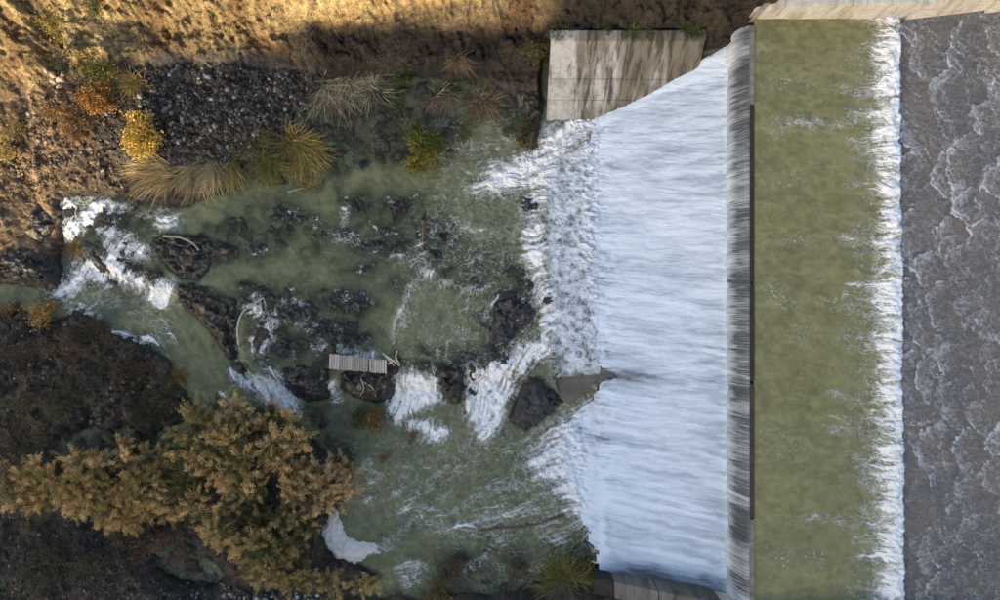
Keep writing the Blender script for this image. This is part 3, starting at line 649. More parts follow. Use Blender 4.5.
fit_up(make_mesh('toe_slab', vt, [tuple(range(n)), tuple(range(n, 2 * n))] + [(i, (i + 1) % n, (i + 1) % n + n, i + n) for i in range(n)], M['slab'], weir, weir0, smooth=False))
# crest lip: a row of capping beams with open joints
cuts = [(26, 105, 'crest_pale', .03), (105.6, 282, 'crest', 0.0), (283.5, 381, 'crest', .01), (383.5, 518, 'crest_brown', .0), (519, 606, 'crest_pale', .01)]
for v0, v1, mt, dz in cuts:
    a = G(750, v0, ZC)[1]; c = G(750, v1, ZC)[1]; w0 = UC - 1.6; w1 = UC + 2.2
    vt, fc = box8([pw(w0, a, ZC - .9), pw(w1, a, ZC - .9), pw(w1, c, ZC - .9), pw(w0, c, ZC - .9)], [pw(w0, a, ZC + .035 + dz), pw(w1, a, ZC + .035 + dz), pw(w1, c, ZC + .035 + dz), pw(w0, c, ZC + .035 + dz)])
    bevel(make_mesh('crest_beam', vt, fc, M[mt], weir, weir0, smooth=False), 0.02)

def mat_apron():
    b = NB('apron_water'); p = b.pos(0.55, 2.6, 0.4); w = b.warp(p, 0.8, 0.5)
    n1 = b.noise(w, 1.0, 6, 0.62).outputs[0]; n3 = b.noise(b.pos(5, 9, 5), 2.5, 5, .75).outputs[0]
    D = b.attr('foam').outputs['Fac']
    l1 = b.attr('lic1').outputs['Fac']; l2 = b.attr('lic2').outputs['Fac']
    t = b.math('ADD', b.math('ADD', b.math('MULTIPLY', n1, 0.80), b.math('MULTIPLY', l2, 0.52)), b.math('ADD', b.math('MULTIPLY', n3, 0.25), b.math('MULTIPLY', l1, .28)))
    cov = b.ss(b.math('ADD', t, D), 0.95, 1.85)
    col = b.mix(cov, (0.24, 0.31, 0.41), (0.56, 0.665, 0.80)); col = b.mix(b.math('MULTIPLY', b.ss(b.math('ADD', t, D), 0.75, 1.2, 1, 0), 0.9), col, (0.085, 0.085, 0.09))
    h = b.math('ADD', b.math('MULTIPLY', l1, 0.8), b.math('MULTIPLY', n3, 0.5))
    return b.done(b.bsdf(col, 0.55, b.bump(h, 0.38, 0.08), 0.3))
def mat_sheet():
    b = NB('falling_water'); p = b.pos(0.5, 20.0, 0.5); n1 = b.noise(b.warp(p, .35, .5), 1.6, 6, 0.75).outputs[0]; n2 = b.noise(b.pos(0.4, 3.0, 0.4), 0.7, 4, 0.6).outputs[0]
    D = b.attr('foam').outputs['Fac']
    t = b.math('ADD', b.math('ADD', b.math('MULTIPLY', b.math('SUBTRACT', n1, .5), 1.6), b.math('MULTIPLY', n2, 0.25)), b.math('ADD', b.math('MULTIPLY', D, 0.7), .62))
    col = b.mix(b.ss(t, 0.68, 1.05), (0.048, 0.056, 0.064), (0.33, 0.365, 0.40)); col = b.mix(b.ss(t, 1.05, 1.5), col, (0.72, 0.76, 0.80))
    return b.done(b.bsdf(col, 0.25, b.bump(n1, 0.5, 0.05), 0.5))
def mat_upper():
    b = NB('shooting_water'); p = b.pos(); L_ = b.attr('line').outputs['Fac']; Tr = b.attr('trail').outputs['Fac']
    g = b.noise(p, 0.5, 3, .6).outputs[0]; nf = b.noise(b.pos(3, 6, 3), 2.0, 6, 0.75, .6).outputs[0]; g2 = b.noise(p, 6.0, 5, .7, .5).outputs[0]
    fl = b.math('ABSOLUTE', b.math('SUBTRACT', b.noise(b.warp(b.pos(.8, 1, 1), 1.5, .4), 3.2, 4, .62).outputs[0], .5))
    lace = b.math('MULTIPLY', b.ss(fl, 0.04, 0.0), b.ss(Tr, 0.0, 0.7, .06, .45))
    line = b.math('MULTIPLY', b.ss(b.math('ADD', L_, b.math('MULTIPLY', b.math('SUBTRACT', g2, .5), 0.8)), 0.22, 0.72), 0.95)
    tr = b.math('MULTIPLY', b.ss(b.math('ADD', Tr, b.math('MULTIPLY', b.math('SUBTRACT', g2, .5), 2.4)), 0.25, 1.2), 0.62)
    k = b.math('MAXIMUM', b.math('MAXIMUM', line, lace), tr, clamp=True)
    col = b.mix(b.ss(g, 0.35, 0.65), (0.128, 0.112, 0.102), (0.082, 0.084, 0.092)); col = b.mix(b.ss(nf, 0.45, 0.75, 0, 0.55), col, (0.24, 0.235, 0.24)); col = b.mix(b.ss(nf, 0.42, 0.25, 0, 0.5), col, (0.06, 0.056, 0.056))
    col = b.mix(k, col, (0.52, 0.575, 0.65))
    return b.done(b.bsdf(col, 0.16, b.bump(b.math('ADD', nf, b.math('MULTIPLY', k, .4)), 0.9, 0.10), 0.6))
M['apron_w'] = mat_apron(); M['sheet'] = mat_sheet(); M['upper'] = mat_upper()

# apron water: white, streaked down the slope, thicker ridges where jets land
us = np.arange(UA0 - 34.1, UA1 + 1.6, 1.1); vv = np.arange(62, 566, 1.1)
U, V, F = grid(us, vv)
az = apron_z(U)
seam = sdline(U, V, [G(606, 376, .9), G(650, 377, 2.1), G(735, 380, 3.6)])
D = 0.62 + 0.14 * fbm(U / 3, V, 22, 4, 401) - 0.26 * sstep(11, 1, seam + 5 * fbm(U / 3, V, 10, 3, 408)) * sstep(680, 600, U) - 0.10 * sstep(9, 0, seam) - 0.16 * sstep(UA1 - 34, UA1 - 6, U) * (0.5 + fbm(U / 4, V, 9, 3, 402))
D -= 0.55 * sstep(16, 0, (VS - 3) - V + 6 * fbm(U, V, 14, 3, 403)) * sstep(600, 625, U) - 0.25 * sstep(7, 0, UA1 + 1 - U) - 0.3 * sstep(10, 0, U - UA0) * (V > 470)
D += 0.25 * sstep(9, 0, np.abs(V - wall_v(az) - 3))
D -= 0.05 * sstep(40, 0, seam)
c1, c2 = curl(U, V, 14, 444); lic1 = lic(-1 + .5 * c1, .5 * c2 + .10 * (V - 310) / 250 - .12, R.uniform(0, 1, U.shape), 9); lic2 = lic(-1 + .6 * c1, .6 * c2 - .12, fbm(U, V, 4, 3, 445), 22)
D += sstep(22, 0, U - UA0 + 9 * fbm(U, V, 12, 3, 447)) * (.5 * (lic1 - .5) + .35 * fbm(U, V, 5, 3, 446) + .02)
U2 = U + 0.5 * fbm(U, V, 4, 2, 404) * (U > UA0 + 3) * (U < UA1 - 2)
z = az + 0.05 * fbm(U / 3.5, V, 5, 4, 405) + 0.05 * fbm(U / 5, V, 14, 3, 406) + 0.10 * sstep(7, 0, UA1 + 1.5 - U + 5 * fbm(U, V, 3, 3, 407) + 6 * fbm(U * 0, V, 21, 3, 409)) + 0.02
lw, _sd = level(U, V); dn = np.clip(UA0 - U, 0, None)
z = np.where(U < UA0, lw + .10 + (ZA0 - lw - .10) * np.exp(-(dn / 7) ** 2) - .12 * sstep(6, 32, dn) + .10 * fbm(U, V, 5, 4, 448) * sstep(0, 5, dn), z)
ext = np.interp(V, [60, 130, 200, 330, 362, 372, 384, 392, 420, 470, 520, 556, 566], [0, 8, 7, 7, 3, -1, -1, 6, 20, 24, 16, 2, 0]) + sstep(366, 350, V) * 7 * fbm(U * .6, V, 10, 5, 449, .65) + sstep(388, 405, V) * 11 * fbm(U * .6, V, 11, 5, 449, .65)
X, Y = PX(U2, V)
kf = ((V > wall_v(az) - 6) & (dn <= np.maximum(ext, 1.5)) & (U - UA0 > 15 * sstep(8, 0, np.abs(V - G(0, 375, .75)[1] + 2 * fbm(U, V, 5, 3, 450))) - 40 * (np.abs(V - G(0, 375, .75)[1]) > 9))).ravel()[F].all(1)
vt, ff, _, at = prune(np.stack([X, Y, z], -1).reshape(-1, 3), F, kf, None, {'foam': np.clip(D, 0, 1), 'lic1': lic1, 'lic2': lic2})
tag(make_mesh('apron_water', vt, ff, M['apron_w'], attrs=at), 'white streaked water sheeting down the sloping weir apron', kind='structure')

# the sheet of water falling from the crest lip to the apron head
tt = np.linspace(0, 1, 22); vv = np.arange(64, 566, 0.8)
T, V, F = grid(tt, vv)
uu = UC - 1.2 - (UC - 1.2 - UA1 + 1.5) * T; zz = ZC - 0.02 - 0.10 * T - (ZC - ZA1 - 0.22) * T ** 1.9
rip = fbm(T * 3, V, 2.2, 3, 410); rb = fbm(T * 2, V, 14, 3, 411)
uu = uu - (0.5 * rip + 1.2 * rb) * T; zz = zz + 0.03 * rip * T
D = 0.15 + 0.35 * rb - 0.1 + 0.55 * sstep(0.62, 1.0, T + .2 * rip) + 0.35 * sstep(60, 0, V - 66) * sstep(0.2, 0.8, T) + 0.25 * sstep(30, 0, np.abs(V - 345)) * 0 + 0.5 * sstep(14, 0, VS - V)
for vv0, amt in ((283, -0.9), (377, 0.5), (497, 0.5)): D += amt * sstep(2.2, 0, np.abs(V + 2.5 * T - G(0, vv0, 4.6)[1]))
X, Y = PX(uu, V)
ob = make_mesh('falling_water', np.stack([X, Y, zz], -1).reshape(-1, 3), F[:, ::-1].copy(), M['sheet'], attrs={'foam': np.clip(D, -0.6, 1)})
tag(ob, 'grey curtain of water dropping from the weir crest', kind='structure')

# stilling pool with the hydraulic jump along its right side
us = np.arange(UC + 1.8, UJ + 4.6, 0.95); vv = np.arange(VN - 1.5, VS + 2, 0.95)
U, V, F = grid(us, vv)
edge = UJ + 0.6 + (V - 300) * 0.010 + 1.1 * fbm(U * 0, V, 5, 3, 420) + 1.3 * fbm(U * 0, V, 40, 2, 421)
dj = edge - U
c1, c2 = curl(U, V, 16, 441); c3, c4 = curl(U, V, 7, 442)
pfu = -1 + 1.3 * c1 + .5 * c3; pfv = .0 + 1.3 * c2 + .5 * c4
lic1 = lic(pfu, pfv, R.uniform(0, 1, U.shape), 8); lic2 = lic(pfu, pfv, fbm(U, V, 3.2, 2, 443), 22)
tend = fbm(U / 4.5, V, 10, 5, 422) + 0.25 * fbm(U / 2.5, V, 3.5, 3, 427); fine = fbm(U, V, 5, 4, 423)
D = 1.3 * sstep(42, 5, dj + 9 * tend + 2.5 * fine)
D = np.maximum(D, 0.46 * sstep(66, 14, dj + 24 * tend) + .04)
for v0, u1 in ((88, 60), (122, 110), (150, 40), (302, 70), (338, 60), (395, 60), (430, 70), (462, 50), (520, 90), (180, 45)): D = np.maximum(D, 0.45 * sstep(10, 1, np.abs(V + 6 * fbm(U, V, 14, 3, 424) - G(0, v0, ZP)[1])) * sstep(u1 + 20, u1 - 15, dj))
speck = np.zeros(U.shape)
for u0, v0, r0 in ((790, 85, 30), (800, 122, 38), (780, 130, 22), (790, 180, 20), (775, 290, 18), (785, 300, 26), (800, 330, 26), (775, 430, 20), (790, 450, 28), (785, 560, 30), (815, 560, 20), (800, 240, 20)):
    gu, gv = G(u0, v0, ZP); speck = np.maximum(speck, sstep(1.1, .2, np.hypot((U - gu) / r0, (V - gv) / 11)))
D = np.clip(D, 0.02, 1.4) * sstep(0, 4, U - UC - 2)
z = ZP - 0.02 + 0.035 * fbm(U, V, 10, 4, 426) + .02 * (lic2 - .5) + 0.16 * sstep(30, 8, dj) * (0.75 + 0.9 * fbm(U, V, 4.5, 4, 428)) + 0.2 * sstep(22, 8, dj) - 0.30 * sstep(3.2, 0, dj) + 0.05 * D * fine
u_r = np.where(U > UJ + 1, np.minimum(U, edge + 0.2), U)
X, Y = PX(u_r, V)
tag(make_mesh('pool_water', np.stack([X, Y, z], -1).reshape(-1, 3), F, M['pool'], attrs={'foam': D, 'depth': D * 0 + 2, 'speck': speck, 'lic1': lic1, 'lic2': lic2}), 'green stilling pool with a boiling white hydraulic jump', kind='structure')

# fast shallow water on the upper apron
def scales(u, v, size, seed, sx=1.0):
    """overlapping roll-wave fronts bowed downstream (left): distance behind the nearest front, in plan pixels, and the front's strength"""
    x, y = u / (size * sx), v / size; ix, iy = np.floor(x), np.floor(y); bx = np.full(u.shape, -9.0); dist = np.full(u.shape, 99.0); st = np.zeros(u.shape)
    for a in range(-2, 3):
        for c in range(-2, 3):
            jx, jy = ix + a, iy + c; px = jx + _h(jx, jy, seed); py = jy + _h(jx, jy, seed + 1); r = 0.75 + 0.65 * _h(jx, jy, seed + 2)
            dx, dy = x - px, y - py; el = np.sqrt(dx * dx + dy * dy * (.5 + .9 * _h(jx, jy, seed + 3))); m = (el < r) & (px > bx)
            dist = np.where(m, (r - el) * size, dist); st = np.where(m, (.25 + .75 * _h(jx, jy, seed + 4)) * sstep(.15, -.75, dx / (el + 1e-6)), st); bx = np.where(m, px, bx)
    return dist, st
us = np.concatenate([np.arange(UJ - 6, 925, 0.9), np.arange(925, 1190, 3.5)]); vv = np.arange(VN - 5, VS + 4, 1.0)
U, V, F = grid(us, vv)
wu = U + 9 * fbm(U, V, 26, 4, 430, .6) + 2.0 * fbm(U, V, 6, 3, 433); wv = V + 9 * fbm(U, V, 26, 4, 431, .6) + 2.0 * fbm(U, V, 6, 3, 434)
d1, s1 = scales(wu, wv - .12 * wu, 18, 440, 1.15); d2, s2 = scales(wu, wv - .1 * wu, 7, 450, 1.15)
s1 = s1 * (.6 + .4 * sstep(-.3, .2, fbm(U, V, 45, 3, 437))); s2 = s2 * (.55 + .45 * sstep(-.3, .3, fbm(U, V, 28, 3, 438)))
brk = sstep(-.45, .25, fbm(U, V, 16, 4, 435))
line = np.clip(1.5 * np.exp(-d1 / 1.1) * s1 * (.30 + .70 * brk) + 0.85 * np.exp(-d2 / 0.9) * s2 * sstep(-.35, .3, fbm(U, V, 30, 3, 436)), 0, 1)
trail = np.clip(np.exp(-d1 / 7.0) * s1 + .75 * np.exp(-d2 / 2.6) * s2, 0, 1)
z = upper_z(U) + 0.10 * np.exp(-d1 / 5) * s1 + 0.06 * np.exp(-d2 / 2.5) * s2 + 0.03 * fbm(U, V, 6, 4, 432)
X, Y = PX(U, V)
tag(make_mesh('upstream_water', np.stack([X, Y, z], -1).reshape(-1, 3), F, M['upper'], attrs={'line': line, 'trail': trail}), 'shallow brown water racing down the upper apron in scalloped roll waves', kind='structure')

# ------------------------------------------------------------------ walls
wo_ = np.array(pw(620, 110, .6))
wall = empty('retaining_wall', wo_, 'tall sloping concrete wall with dark run-off stains beside the white apron', 'wall')
def slope_panel(u0, u1, z0, z1, th=9):
    def p(u, z, back=0): return pw(u, wall_v(z) - back, z)
    return box8([p(u0, z0), p(u1, z0), p(u1, z0, th), p(u0, z0, th)], [p(u0, z1), p(u1, z1), p(u1, z1, th), p(u0, z1, th)])
for z0, z1 in ((-0.8, 1.55), (1.565, 2.42), (2.435, 3.95)):
    for u0, u1 in ((545.6, 614.0), (614.3, 683.0)):
        off = R.uniform(-0.012, 0.012); vt, fc = slope_panel(u0, u1, z0, z1); vt = [(a, b_ + off, c) for a, b_, c in vt]
        bevel(make_mesh('concrete_panel', vt, fc, M['wall'], wall, wo_, smooth=False), 0.025)
vt, fc = box8([pw(544.6, wall_v(3.965) + .4, 3.965), pw(683.6, wall_v(3.965) + .4, 3.965), pw(683.6, wall_v(3.965) - 8, 3.965), pw(544.6, wall_v(3.965) - 8, 3.965)],
              [pw(544.6, wall_v(3.965) + .4, 4.1), pw(683.6, wall_v(3.965) + .4, 4.1), pw(683.6, wall_v(3.965) - 8, 4.1), pw(544.6, wall_v(3.965) - 8, 4.1)])
bevel(make_mesh('coping', vt, fc, M['wall'], wall, wo_, smooth=False), 0.03)

# pale side wall above the pool
so = np.array(pw(800, VN, ZP))
side = empty('side_wall', so, 'pale concrete side wall along the top edge of the green pool', 'wall')
def vpanel(u0, u1, z0, z1a, z1b, th, va, vb, name, mat, parent, org, batter=0.0, z0b=None):
    z0b = z0 if z0b is None else z0b
    vt, fc = box8([pw(u0, va, z0), pw(u1, vb, z0b), pw(u1, vb - th, z0b), pw(u0, va - th, z0)], [pw(u0, va - batter, z1a), pw(u1, vb - batter, z1b), pw(u1, vb - th, z1b), pw(u0, va - th, z1a)])
    return bevel(make_mesh(name, vt, fc, M[mat], parent, org, smooth=False), 0.025)
pan = [(713, 735, 5.75, 6.35), (735.4, 790, 6.35, 6.45), (790.4, 846, 6.45, 6.6)]
for u0, u1, za, zb in pan: vpanel(u0, u1, 2.5, za, zb, 10, VN, VN, 'concrete_panel', 'wall_pale', side, so, 2.0)
for u0, u1 in ((846.4, 905), (905.4, 970), (970.4, 1050), (1050.4, 1190)):
    za, zb = float(upper_z(u0)), float(upper_z(u1))
    for k in range(3):
        vpanel(u0, u1, za - 0.6 + (0.6 if k else 0) + k * 0.42 - (0.15 if k else 0), za + 0.26 + k * 0.42, zb + 0.26 + k * 0.42, 10, VN + 1.2 - k * 1.6, VN - 1.2 - k * 1.6, 'concrete_panel', 'wall_pale', side, so, 1.2,
               zb - 0.6 + (0.6 if k else 0) + k * 0.42 - (0.15 if k else 0))
# end nib at the crest
vt, fc = box8([pw(712.6, VN + 1.5, 2.5), pw(717.5, VN + 1.5, 2.5), pw(733, VN - 16, 2.5), pw(728, VN - 16, 2.5)], [pw(712.6, VN + 1.5, 5.65), pw(717.5, VN + 1.5, 5.75), pw(733, VN - 16, 6.9), pw(728, VN - 16, 6.9)])
bevel(make_mesh('end_nib', vt, fc, M['crest_pale'], side, so, smooth=False), 0.03)

# grey wall along the bottom of the apron
bo = np.array(pw(660, 564, 0))
low = empty('side_wall', bo, 'grey weathered slab wall along the bottom edge of the apron', 'wall')
for u0, u1, za, zb, mt in ((590, 606.6, 1.7, 2.2, 'crest'), (607, 644, 2.25, 3.3, 'wall_grey'), (644.4, 694, 3.3, 4.7, 'wall_grey'), (694.4, 716, 4.7, 5.35, 'wall_pale'), (716.4, 846, 5.6, 5.7, 'wall_grey'), (846.4, 1190, 5.8, 11.0, 'wall_grey')):
    vt, fc = box8([pw(u0, VS + .6, -1), pw(u1, VS - .6 + .6, -1), pw(u1, VS + 16, -1), pw(u0, VS + 16, -1)], [pw(u0, VS + .9, za), pw(u1, VS + .9, zb), pw(u1, VS + 16, zb + .1), pw(u0, VS + 16, za + .1)])
    bevel(make_mesh('concrete_panel', vt, fc, M[mt], low, bo, smooth=False), 0.03)

# ------------------------------------------------------------------ plank platform
pz = 1.02
c0, c1, c2, c3 = [W(a, b_, pz) for a, b_ in ((329.5, 354.0), (386.8, 359.0), (386.6, 373.6), (328.8, 368.6))]
po = (c0 + c1 + c2 + c3) / 4
plat = empty('plank_platform', po, 'small weathered grey plank platform lying on the rock sill', 'platform')
def lerp(a, b_, t): return a + (b_ - a) * t
rng = random.Random(3)
edges = [i / 15 * 0.675 for i in range(16)]; edges2 = [0.695 + i / 7 * 0.305 for i in range(8)]
for es, sh in ((edges, 0), (edges2, 0.13)):
    for a, c in zip(es[:-1], es[1:]):
        g = (c - a) * 0.07; a2, cc = a + g, c - g; e0, e1 = rng.uniform(-.03, .02) + sh * .5, 1 + rng.uniform(-.02, .03)
        q = [lerp(lerp(c0, c1, t_), lerp(c3, c2, t_), s_) for t_, s_ in ((a2, e0), (cc, e0), (cc, e1), (a2, e1))]
        zt = rng.uniform(-.012, .012)
        vt, fc = box8([tuple(p + (0, 0, zt - .035)) for p in q], [tuple(p + (0, 0, zt)) for p in q])
        bevel(make_mesh('plank', vt, fc, M['plank'], plat, po, smooth=False), 0.008, 1)
for s_ in (0.2, 0.8):
    A, B = lerp(c0, c3, s_), lerp(c1, c2, s_); n_ = np.array((0, 0.05, 0))
    vt, fc = box8([tuple(A - n_ + (0, 0, -.14)), tuple(B - n_ + (0, 0, -.14)), tuple(B + n_ + (0, 0, -.14)), tuple(A + n_ + (0, 0, -.14))], [tuple(A - n_ + (0, 0, -.05)), tuple(B - n_ + (0, 0, -.05)), tuple(B + n_ + (0, 0, -.05)), tuple(A + n_ + (0, 0, -.05))])
    fit_up(make_mesh('bearer', vt, fc, M['brown_stick'], plat, po, smooth=False))

# ------------------------------------------------------------------ branches
def tube(paths, sides=6):
    V_, F_ = [], []
    for pts_, r0, r1 in paths:
        P = np.array(pts_, float); m = len(P)
        fine = np.linspace(0, m - 1, max(2, (m - 1) * 4 + 1)); i0 = np.clip(np.floor(fine).astype(int), 0, m - 2); f = fine - i0
        def cr(i): return P[np.clip(i, 0, m - 1)]
        f = f[:, None]; a, b_, c, e = cr(i0 - 1), cr(i0), cr(i0 + 1), cr(i0 + 2)
        Q = 0.5 * (2 * b_ + (c - a) * f + (2 * a - 5 * b_ + 4 * c - e) * f ** 2 + (3 * b_ - a - 3 * c + e) * f ** 3)
        base = len(V_)
        for k, q in enumerate(Q):
            t_ = Q[min(k + 1, len(Q) - 1)] - Q[max(k - 1, 0)]; t_ = t_ / (np.linalg.norm(t_) + 1e-9)
            s1 = np.cross(t_, (0.13, 0.2, 0.97)); s1 /= np.linalg.norm(s1) + 1e-9; s2 = np.cross(t_, s1)
            r = (r0 + (r1 - r0) * k / (len(Q) - 1)) * (1 + 0.15 * math.sin(k * 2.3))
            for j in range(sides):
                an = 2 * math.pi * j / sides; V_.append(q + r * (math.cos(an) * s1 + math.sin(an) * s2))
        for k in range(len(Q) - 1):
            for j in range(sides):
                j2 = (j + 1) % sides; F_.append((base + k * sides + j, base + k * sides + j2, base + (k + 1) * sides + j2, base + (k + 1) * sides + j))
    return np.array(V_), np.array(F_)
def branch(label, paths, z, mat='driftwood', group=None, arch=0.12):
    ps = []
    for pts_, r0, r1 in paths:
        m = len(pts_); ps.append(([W(a, b_, z + arch * math.sin(math.pi * i / max(1, m - 1))) for i, (a, b_) in enumerate(pts_)], r0, r1))
    v_, f_ = tube(ps); tag(make_mesh('branch', v_, f_, M[mat], origin=ps[0][0][0]), label, 'branch', group)
branch('pale curved driftwood branch on the rocks beside the left falls', [([(163, 236), (178, 237), (191, 242), (199, 250)], .06, .04)], .95)
branch('pale forked driftwood branch on the rock ridge', [([(239, 345), (237.5, 330), (241, 315), (250, 306), (261, 300)], .05, .035), ([(258, 301.5), (263, 298), (266, 307)], .04, .02), ([(252, 305), (259, 306), (262, 303)], .03, .015)], 1.0)
branch('crooked driftwood piled at the right end of the plank platform', [([(386, 356), (392, 360), (400, 366)], .05, .03), ([(397, 351), (396, 358), (400, 364)], .05, .03), ([(383, 353), (394, 366)], .04, .02), ([(388, 364), (398, 358)], .03, .015)], 1.08)
branch('pale forked twig hanging below the plank platform', [([(361, 379), (364, 388), (360, 396)], .04, .02), ([(363, 382), (372, 387), (376, 397)], .04, .02), ([(368, 385), (374, 382)], .025, .012)], .95)
branch('thin brown stick standing in mid pool', [([(424, 221), (423, 230), (423, 242)], .035, .05)], .68, 'brown_stick')
branch('long brown branch half sunk in the lower pool', [([(478, 531), (500, 528), (530, 526), (552, 519), (564, 516)], .05, .03)], .05, 'brown_stick', arch=.05)
branch('short pale stick frothing in the lower pool', [([(458, 527), (468, 530), (479, 529)], .07, .05)], .06)
branch('thin bare stick on the shore beside the hanging grass', [([(288, 192), (296, 190), (304, 188)], .03, .015)], .72)
branch('bare grey stick across the dark mound by the olive shrub', [([(70, 466), (74, 456), (84, 447)], .035, .015), ([(74, 456), (71, 450)], .02, .01)], .9)

# ------------------------------------------------------------------ plants
def lerp3(a, b_, t): return np.asarray(a)[None, :] * (1 - t[:, None]) + np.asarray(b_)[None, :] * t[:, None]
def leaves(C, D_, L, Wd, cols, rs, fold=0.3):
    """narrow pointed leaves: centres C, directions D_, length L, width Wd"""
    n = len(C); up = rs.normal(size=(n, 3)) * 0.6 + (0, 0, 1.0); s = np.cross(D_, up); s /= np.linalg.norm(s, axis=1)[:, None] + 1e-9
    nn = np.cross(s, D_); L = L[:, None]; Wd = Wd[:, None]
    a = C - D_ * L * .5; b_ = C + s * Wd * .5 + nn * Wd * fold * .5; c = C + D_ * L * .5; e = C - s * Wd * .5 + nn * Wd * fold * .5
    v = np.stack([a, b_, c, e], 1).reshape(-1, 3); f = np.arange(4 * n).reshape(n, 4); return v, f, np.repeat(cols, 4, 0)
def shrub(label, u, v, ru, rv, h, ctop, cmid, clow, n_clump=160, per=40, leaf=0.16, width=0.055, seed=0, group=None, name='shrub', cat='shrub', up=0.8, rough=0.35, tilt=(0, 0), rot=0, patch=0.0, poly=None):
    """bush: limbs and a crown of feathery sprays on uneven lobes; (u, v) or the outline poly is where the crown shows in the photograph"""
    rs = np.random.RandomState(1000 + seed); plume = h > 1.45
    if plume: n_clump = int(n_clump * 1.3)
    if poly: u, v = np.mean([p[0] for p in poly]), np.mean([p[1] for p in poly]); ru = np.ptp([p[0] for p in poly]) / 2; rv = np.ptp([p[1] for p in poly]) / 2
    zc = 0.62 * h; gu, gv = G(u, v, zc); gz = float(solid_z(np.array([gu]), np.array([gv]))[0]); gz = max(gz, 0.0)
    gu, gv = G(u, v, gz + zc); base = np.array(pw(gu, gv, gz - 0.08))
    k = SC * (H - gz - zc) / H; rx_, ry_ = ru * k, rv * k
    root = empty(name, base, label, cat, group)
    nl = max(4, n_clump // (9 if plume else 11)); cr_, sr_ = math.cos(math.radians(rot)), math.sin(math.radians(rot))
    if poly:
        q = np.array([(rs.uniform(u - ru, u + ru), rs.uniform(v - rv, v + rv)) for _ in range(nl * 12)]); dd = sdpoly(q[:, 0], q[:, 1], poly); q = q[dd > 5]; keep_ = []
        mind = math.sqrt(ru * rv * 2.6 / nl)
        for p_ in q:                                   # lobes keep their distance, so gaps stay open between them
            if all((p_[0] - o_[0]) ** 2 + (p_[1] - o_[1]) ** 2 > mind ** 2 for o_ in keep_): keep_.append(p_)
        q = np.array(keep_[:nl]); nl = len(q); dd = sdpoly(q[:, 0], q[:, 1], poly); ex, ey = (q[:, 0] - u) * k, -(q[:, 1] - v) * k
        LC = np.stack([ex, ey, h * (.30 + .42 * sstep(0, min(ru, rv) * .8, dd) + rs.uniform(-.16, .16, nl))], -1)
    else:
        a = np.arange(nl) * 2.39996 + rs.uniform(-.5, .5, nl); rr = np.sqrt((np.arange(nl) + .5) / nl) * rs.uniform(.85, 1.1, nl)
        lo = 1 + rough * .5 * np.sin(a * 3 + seed) * rr; ex, ey = rx_ * .82 * rr * np.cos(a) * lo, ry_ * .82 * rr * np.sin(a) * lo
        LC = np.stack([ex * cr_ - ey * sr_, ex * sr_ + ey * cr_, h * (.22 + .5 * np.sqrt(np.clip(1 - (.9 * rr) ** 2, 0, 1)) * rs.uniform(.6, 1.1, nl))], -1)
    lr = math.sqrt(rx_ * ry_ / nl) * rs.uniform(.75, 1.2, nl) * (.8 if plume else 1); li = rs.randint(0, nl, n_clump)
    out = rs.normal(size=(n_clump, 3)); out[:, 2] = np.abs(out[:, 2]) * (.7 if plume else 1.1) + up * .35; out[:, :2] += .45 * LC[li][:, :2] / np.array((rx_, ry_)); out /= np.linalg.norm(out, axis=1)[:, None]
    CC = LC[li] + out * (lr[li] * rs.uniform(.45, 1.0, n_clump))[:, None] * (1, 1, .9)
    CC[:, 0] += tilt[0] * CC[:, 2]; CC[:, 1] += tilt[1] * CC[:, 2]; cx, cy = CC[:, 0].copy(), CC[:, 1].copy(); CC = CC + base
    spr = leaf * 1.5
    if plume: per = int(per * 2.5)
    ci = np.repeat(np.arange(n_clump), per); n = n_clump * per
    if plume:      # each spray a drooping feather of leaflets
        t_ = rs.uniform(0, 1, n); ln = (rs.uniform(.3, 1.15, n_clump) * leaf * 3.2)[ci]; sd_ = np.cross(out, rs.normal(size=(n_clump, 3))); sd_ /= np.linalg.norm(sd_, axis=1)[:, None]; sd_ = sd_[ci]
        wd_ = rs.normal(size=n) * leaf * .36 * (1.1 - t_); o3 = out[ci]
        P = CC[ci] + o3 * (t_ * ln)[:, None] + sd_ * wd_[:, None] + rs.normal(size=(n, 3)) * leaf * .22; P[:, 2] -= .35 * ln * t_ ** 2
        D_ = o3 * .9 + sd_ * (np.sign(wd_) * .55)[:, None] + rs.normal(size=(n, 3)) * .25 - np.array((0, 0, .35)) * t_[:, None]; D_ /= np.linalg.norm(D_, axis=1)[:, None]
    else:
        off = np.abs(rs.normal(size=n)) * spr * 1.1; jt = rs.normal(size=(n, 3)) * spr * 0.55
        P = CC[ci] + out[ci] * off[:, None] + jt; D_ = out[ci] * .3 + jt / spr + rs.normal(size=(n, 3)) * .8; D_ /= np.linalg.norm(D_, axis=1)[:, None]; t_ = np.zeros(n)
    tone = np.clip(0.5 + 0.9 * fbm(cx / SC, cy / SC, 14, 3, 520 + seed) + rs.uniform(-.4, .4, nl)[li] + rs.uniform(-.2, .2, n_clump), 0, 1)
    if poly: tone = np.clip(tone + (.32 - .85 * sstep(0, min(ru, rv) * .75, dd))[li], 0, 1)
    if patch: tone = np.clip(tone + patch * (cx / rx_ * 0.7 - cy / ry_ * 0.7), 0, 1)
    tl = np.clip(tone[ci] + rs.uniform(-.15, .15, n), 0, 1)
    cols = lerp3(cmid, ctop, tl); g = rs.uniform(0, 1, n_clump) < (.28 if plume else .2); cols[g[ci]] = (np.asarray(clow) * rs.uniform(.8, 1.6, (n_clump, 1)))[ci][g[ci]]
    cols = cols * rs.uniform(0.75, 1.2, (n, 1)) * (1 + .25 * (t_[:, None] - .4))
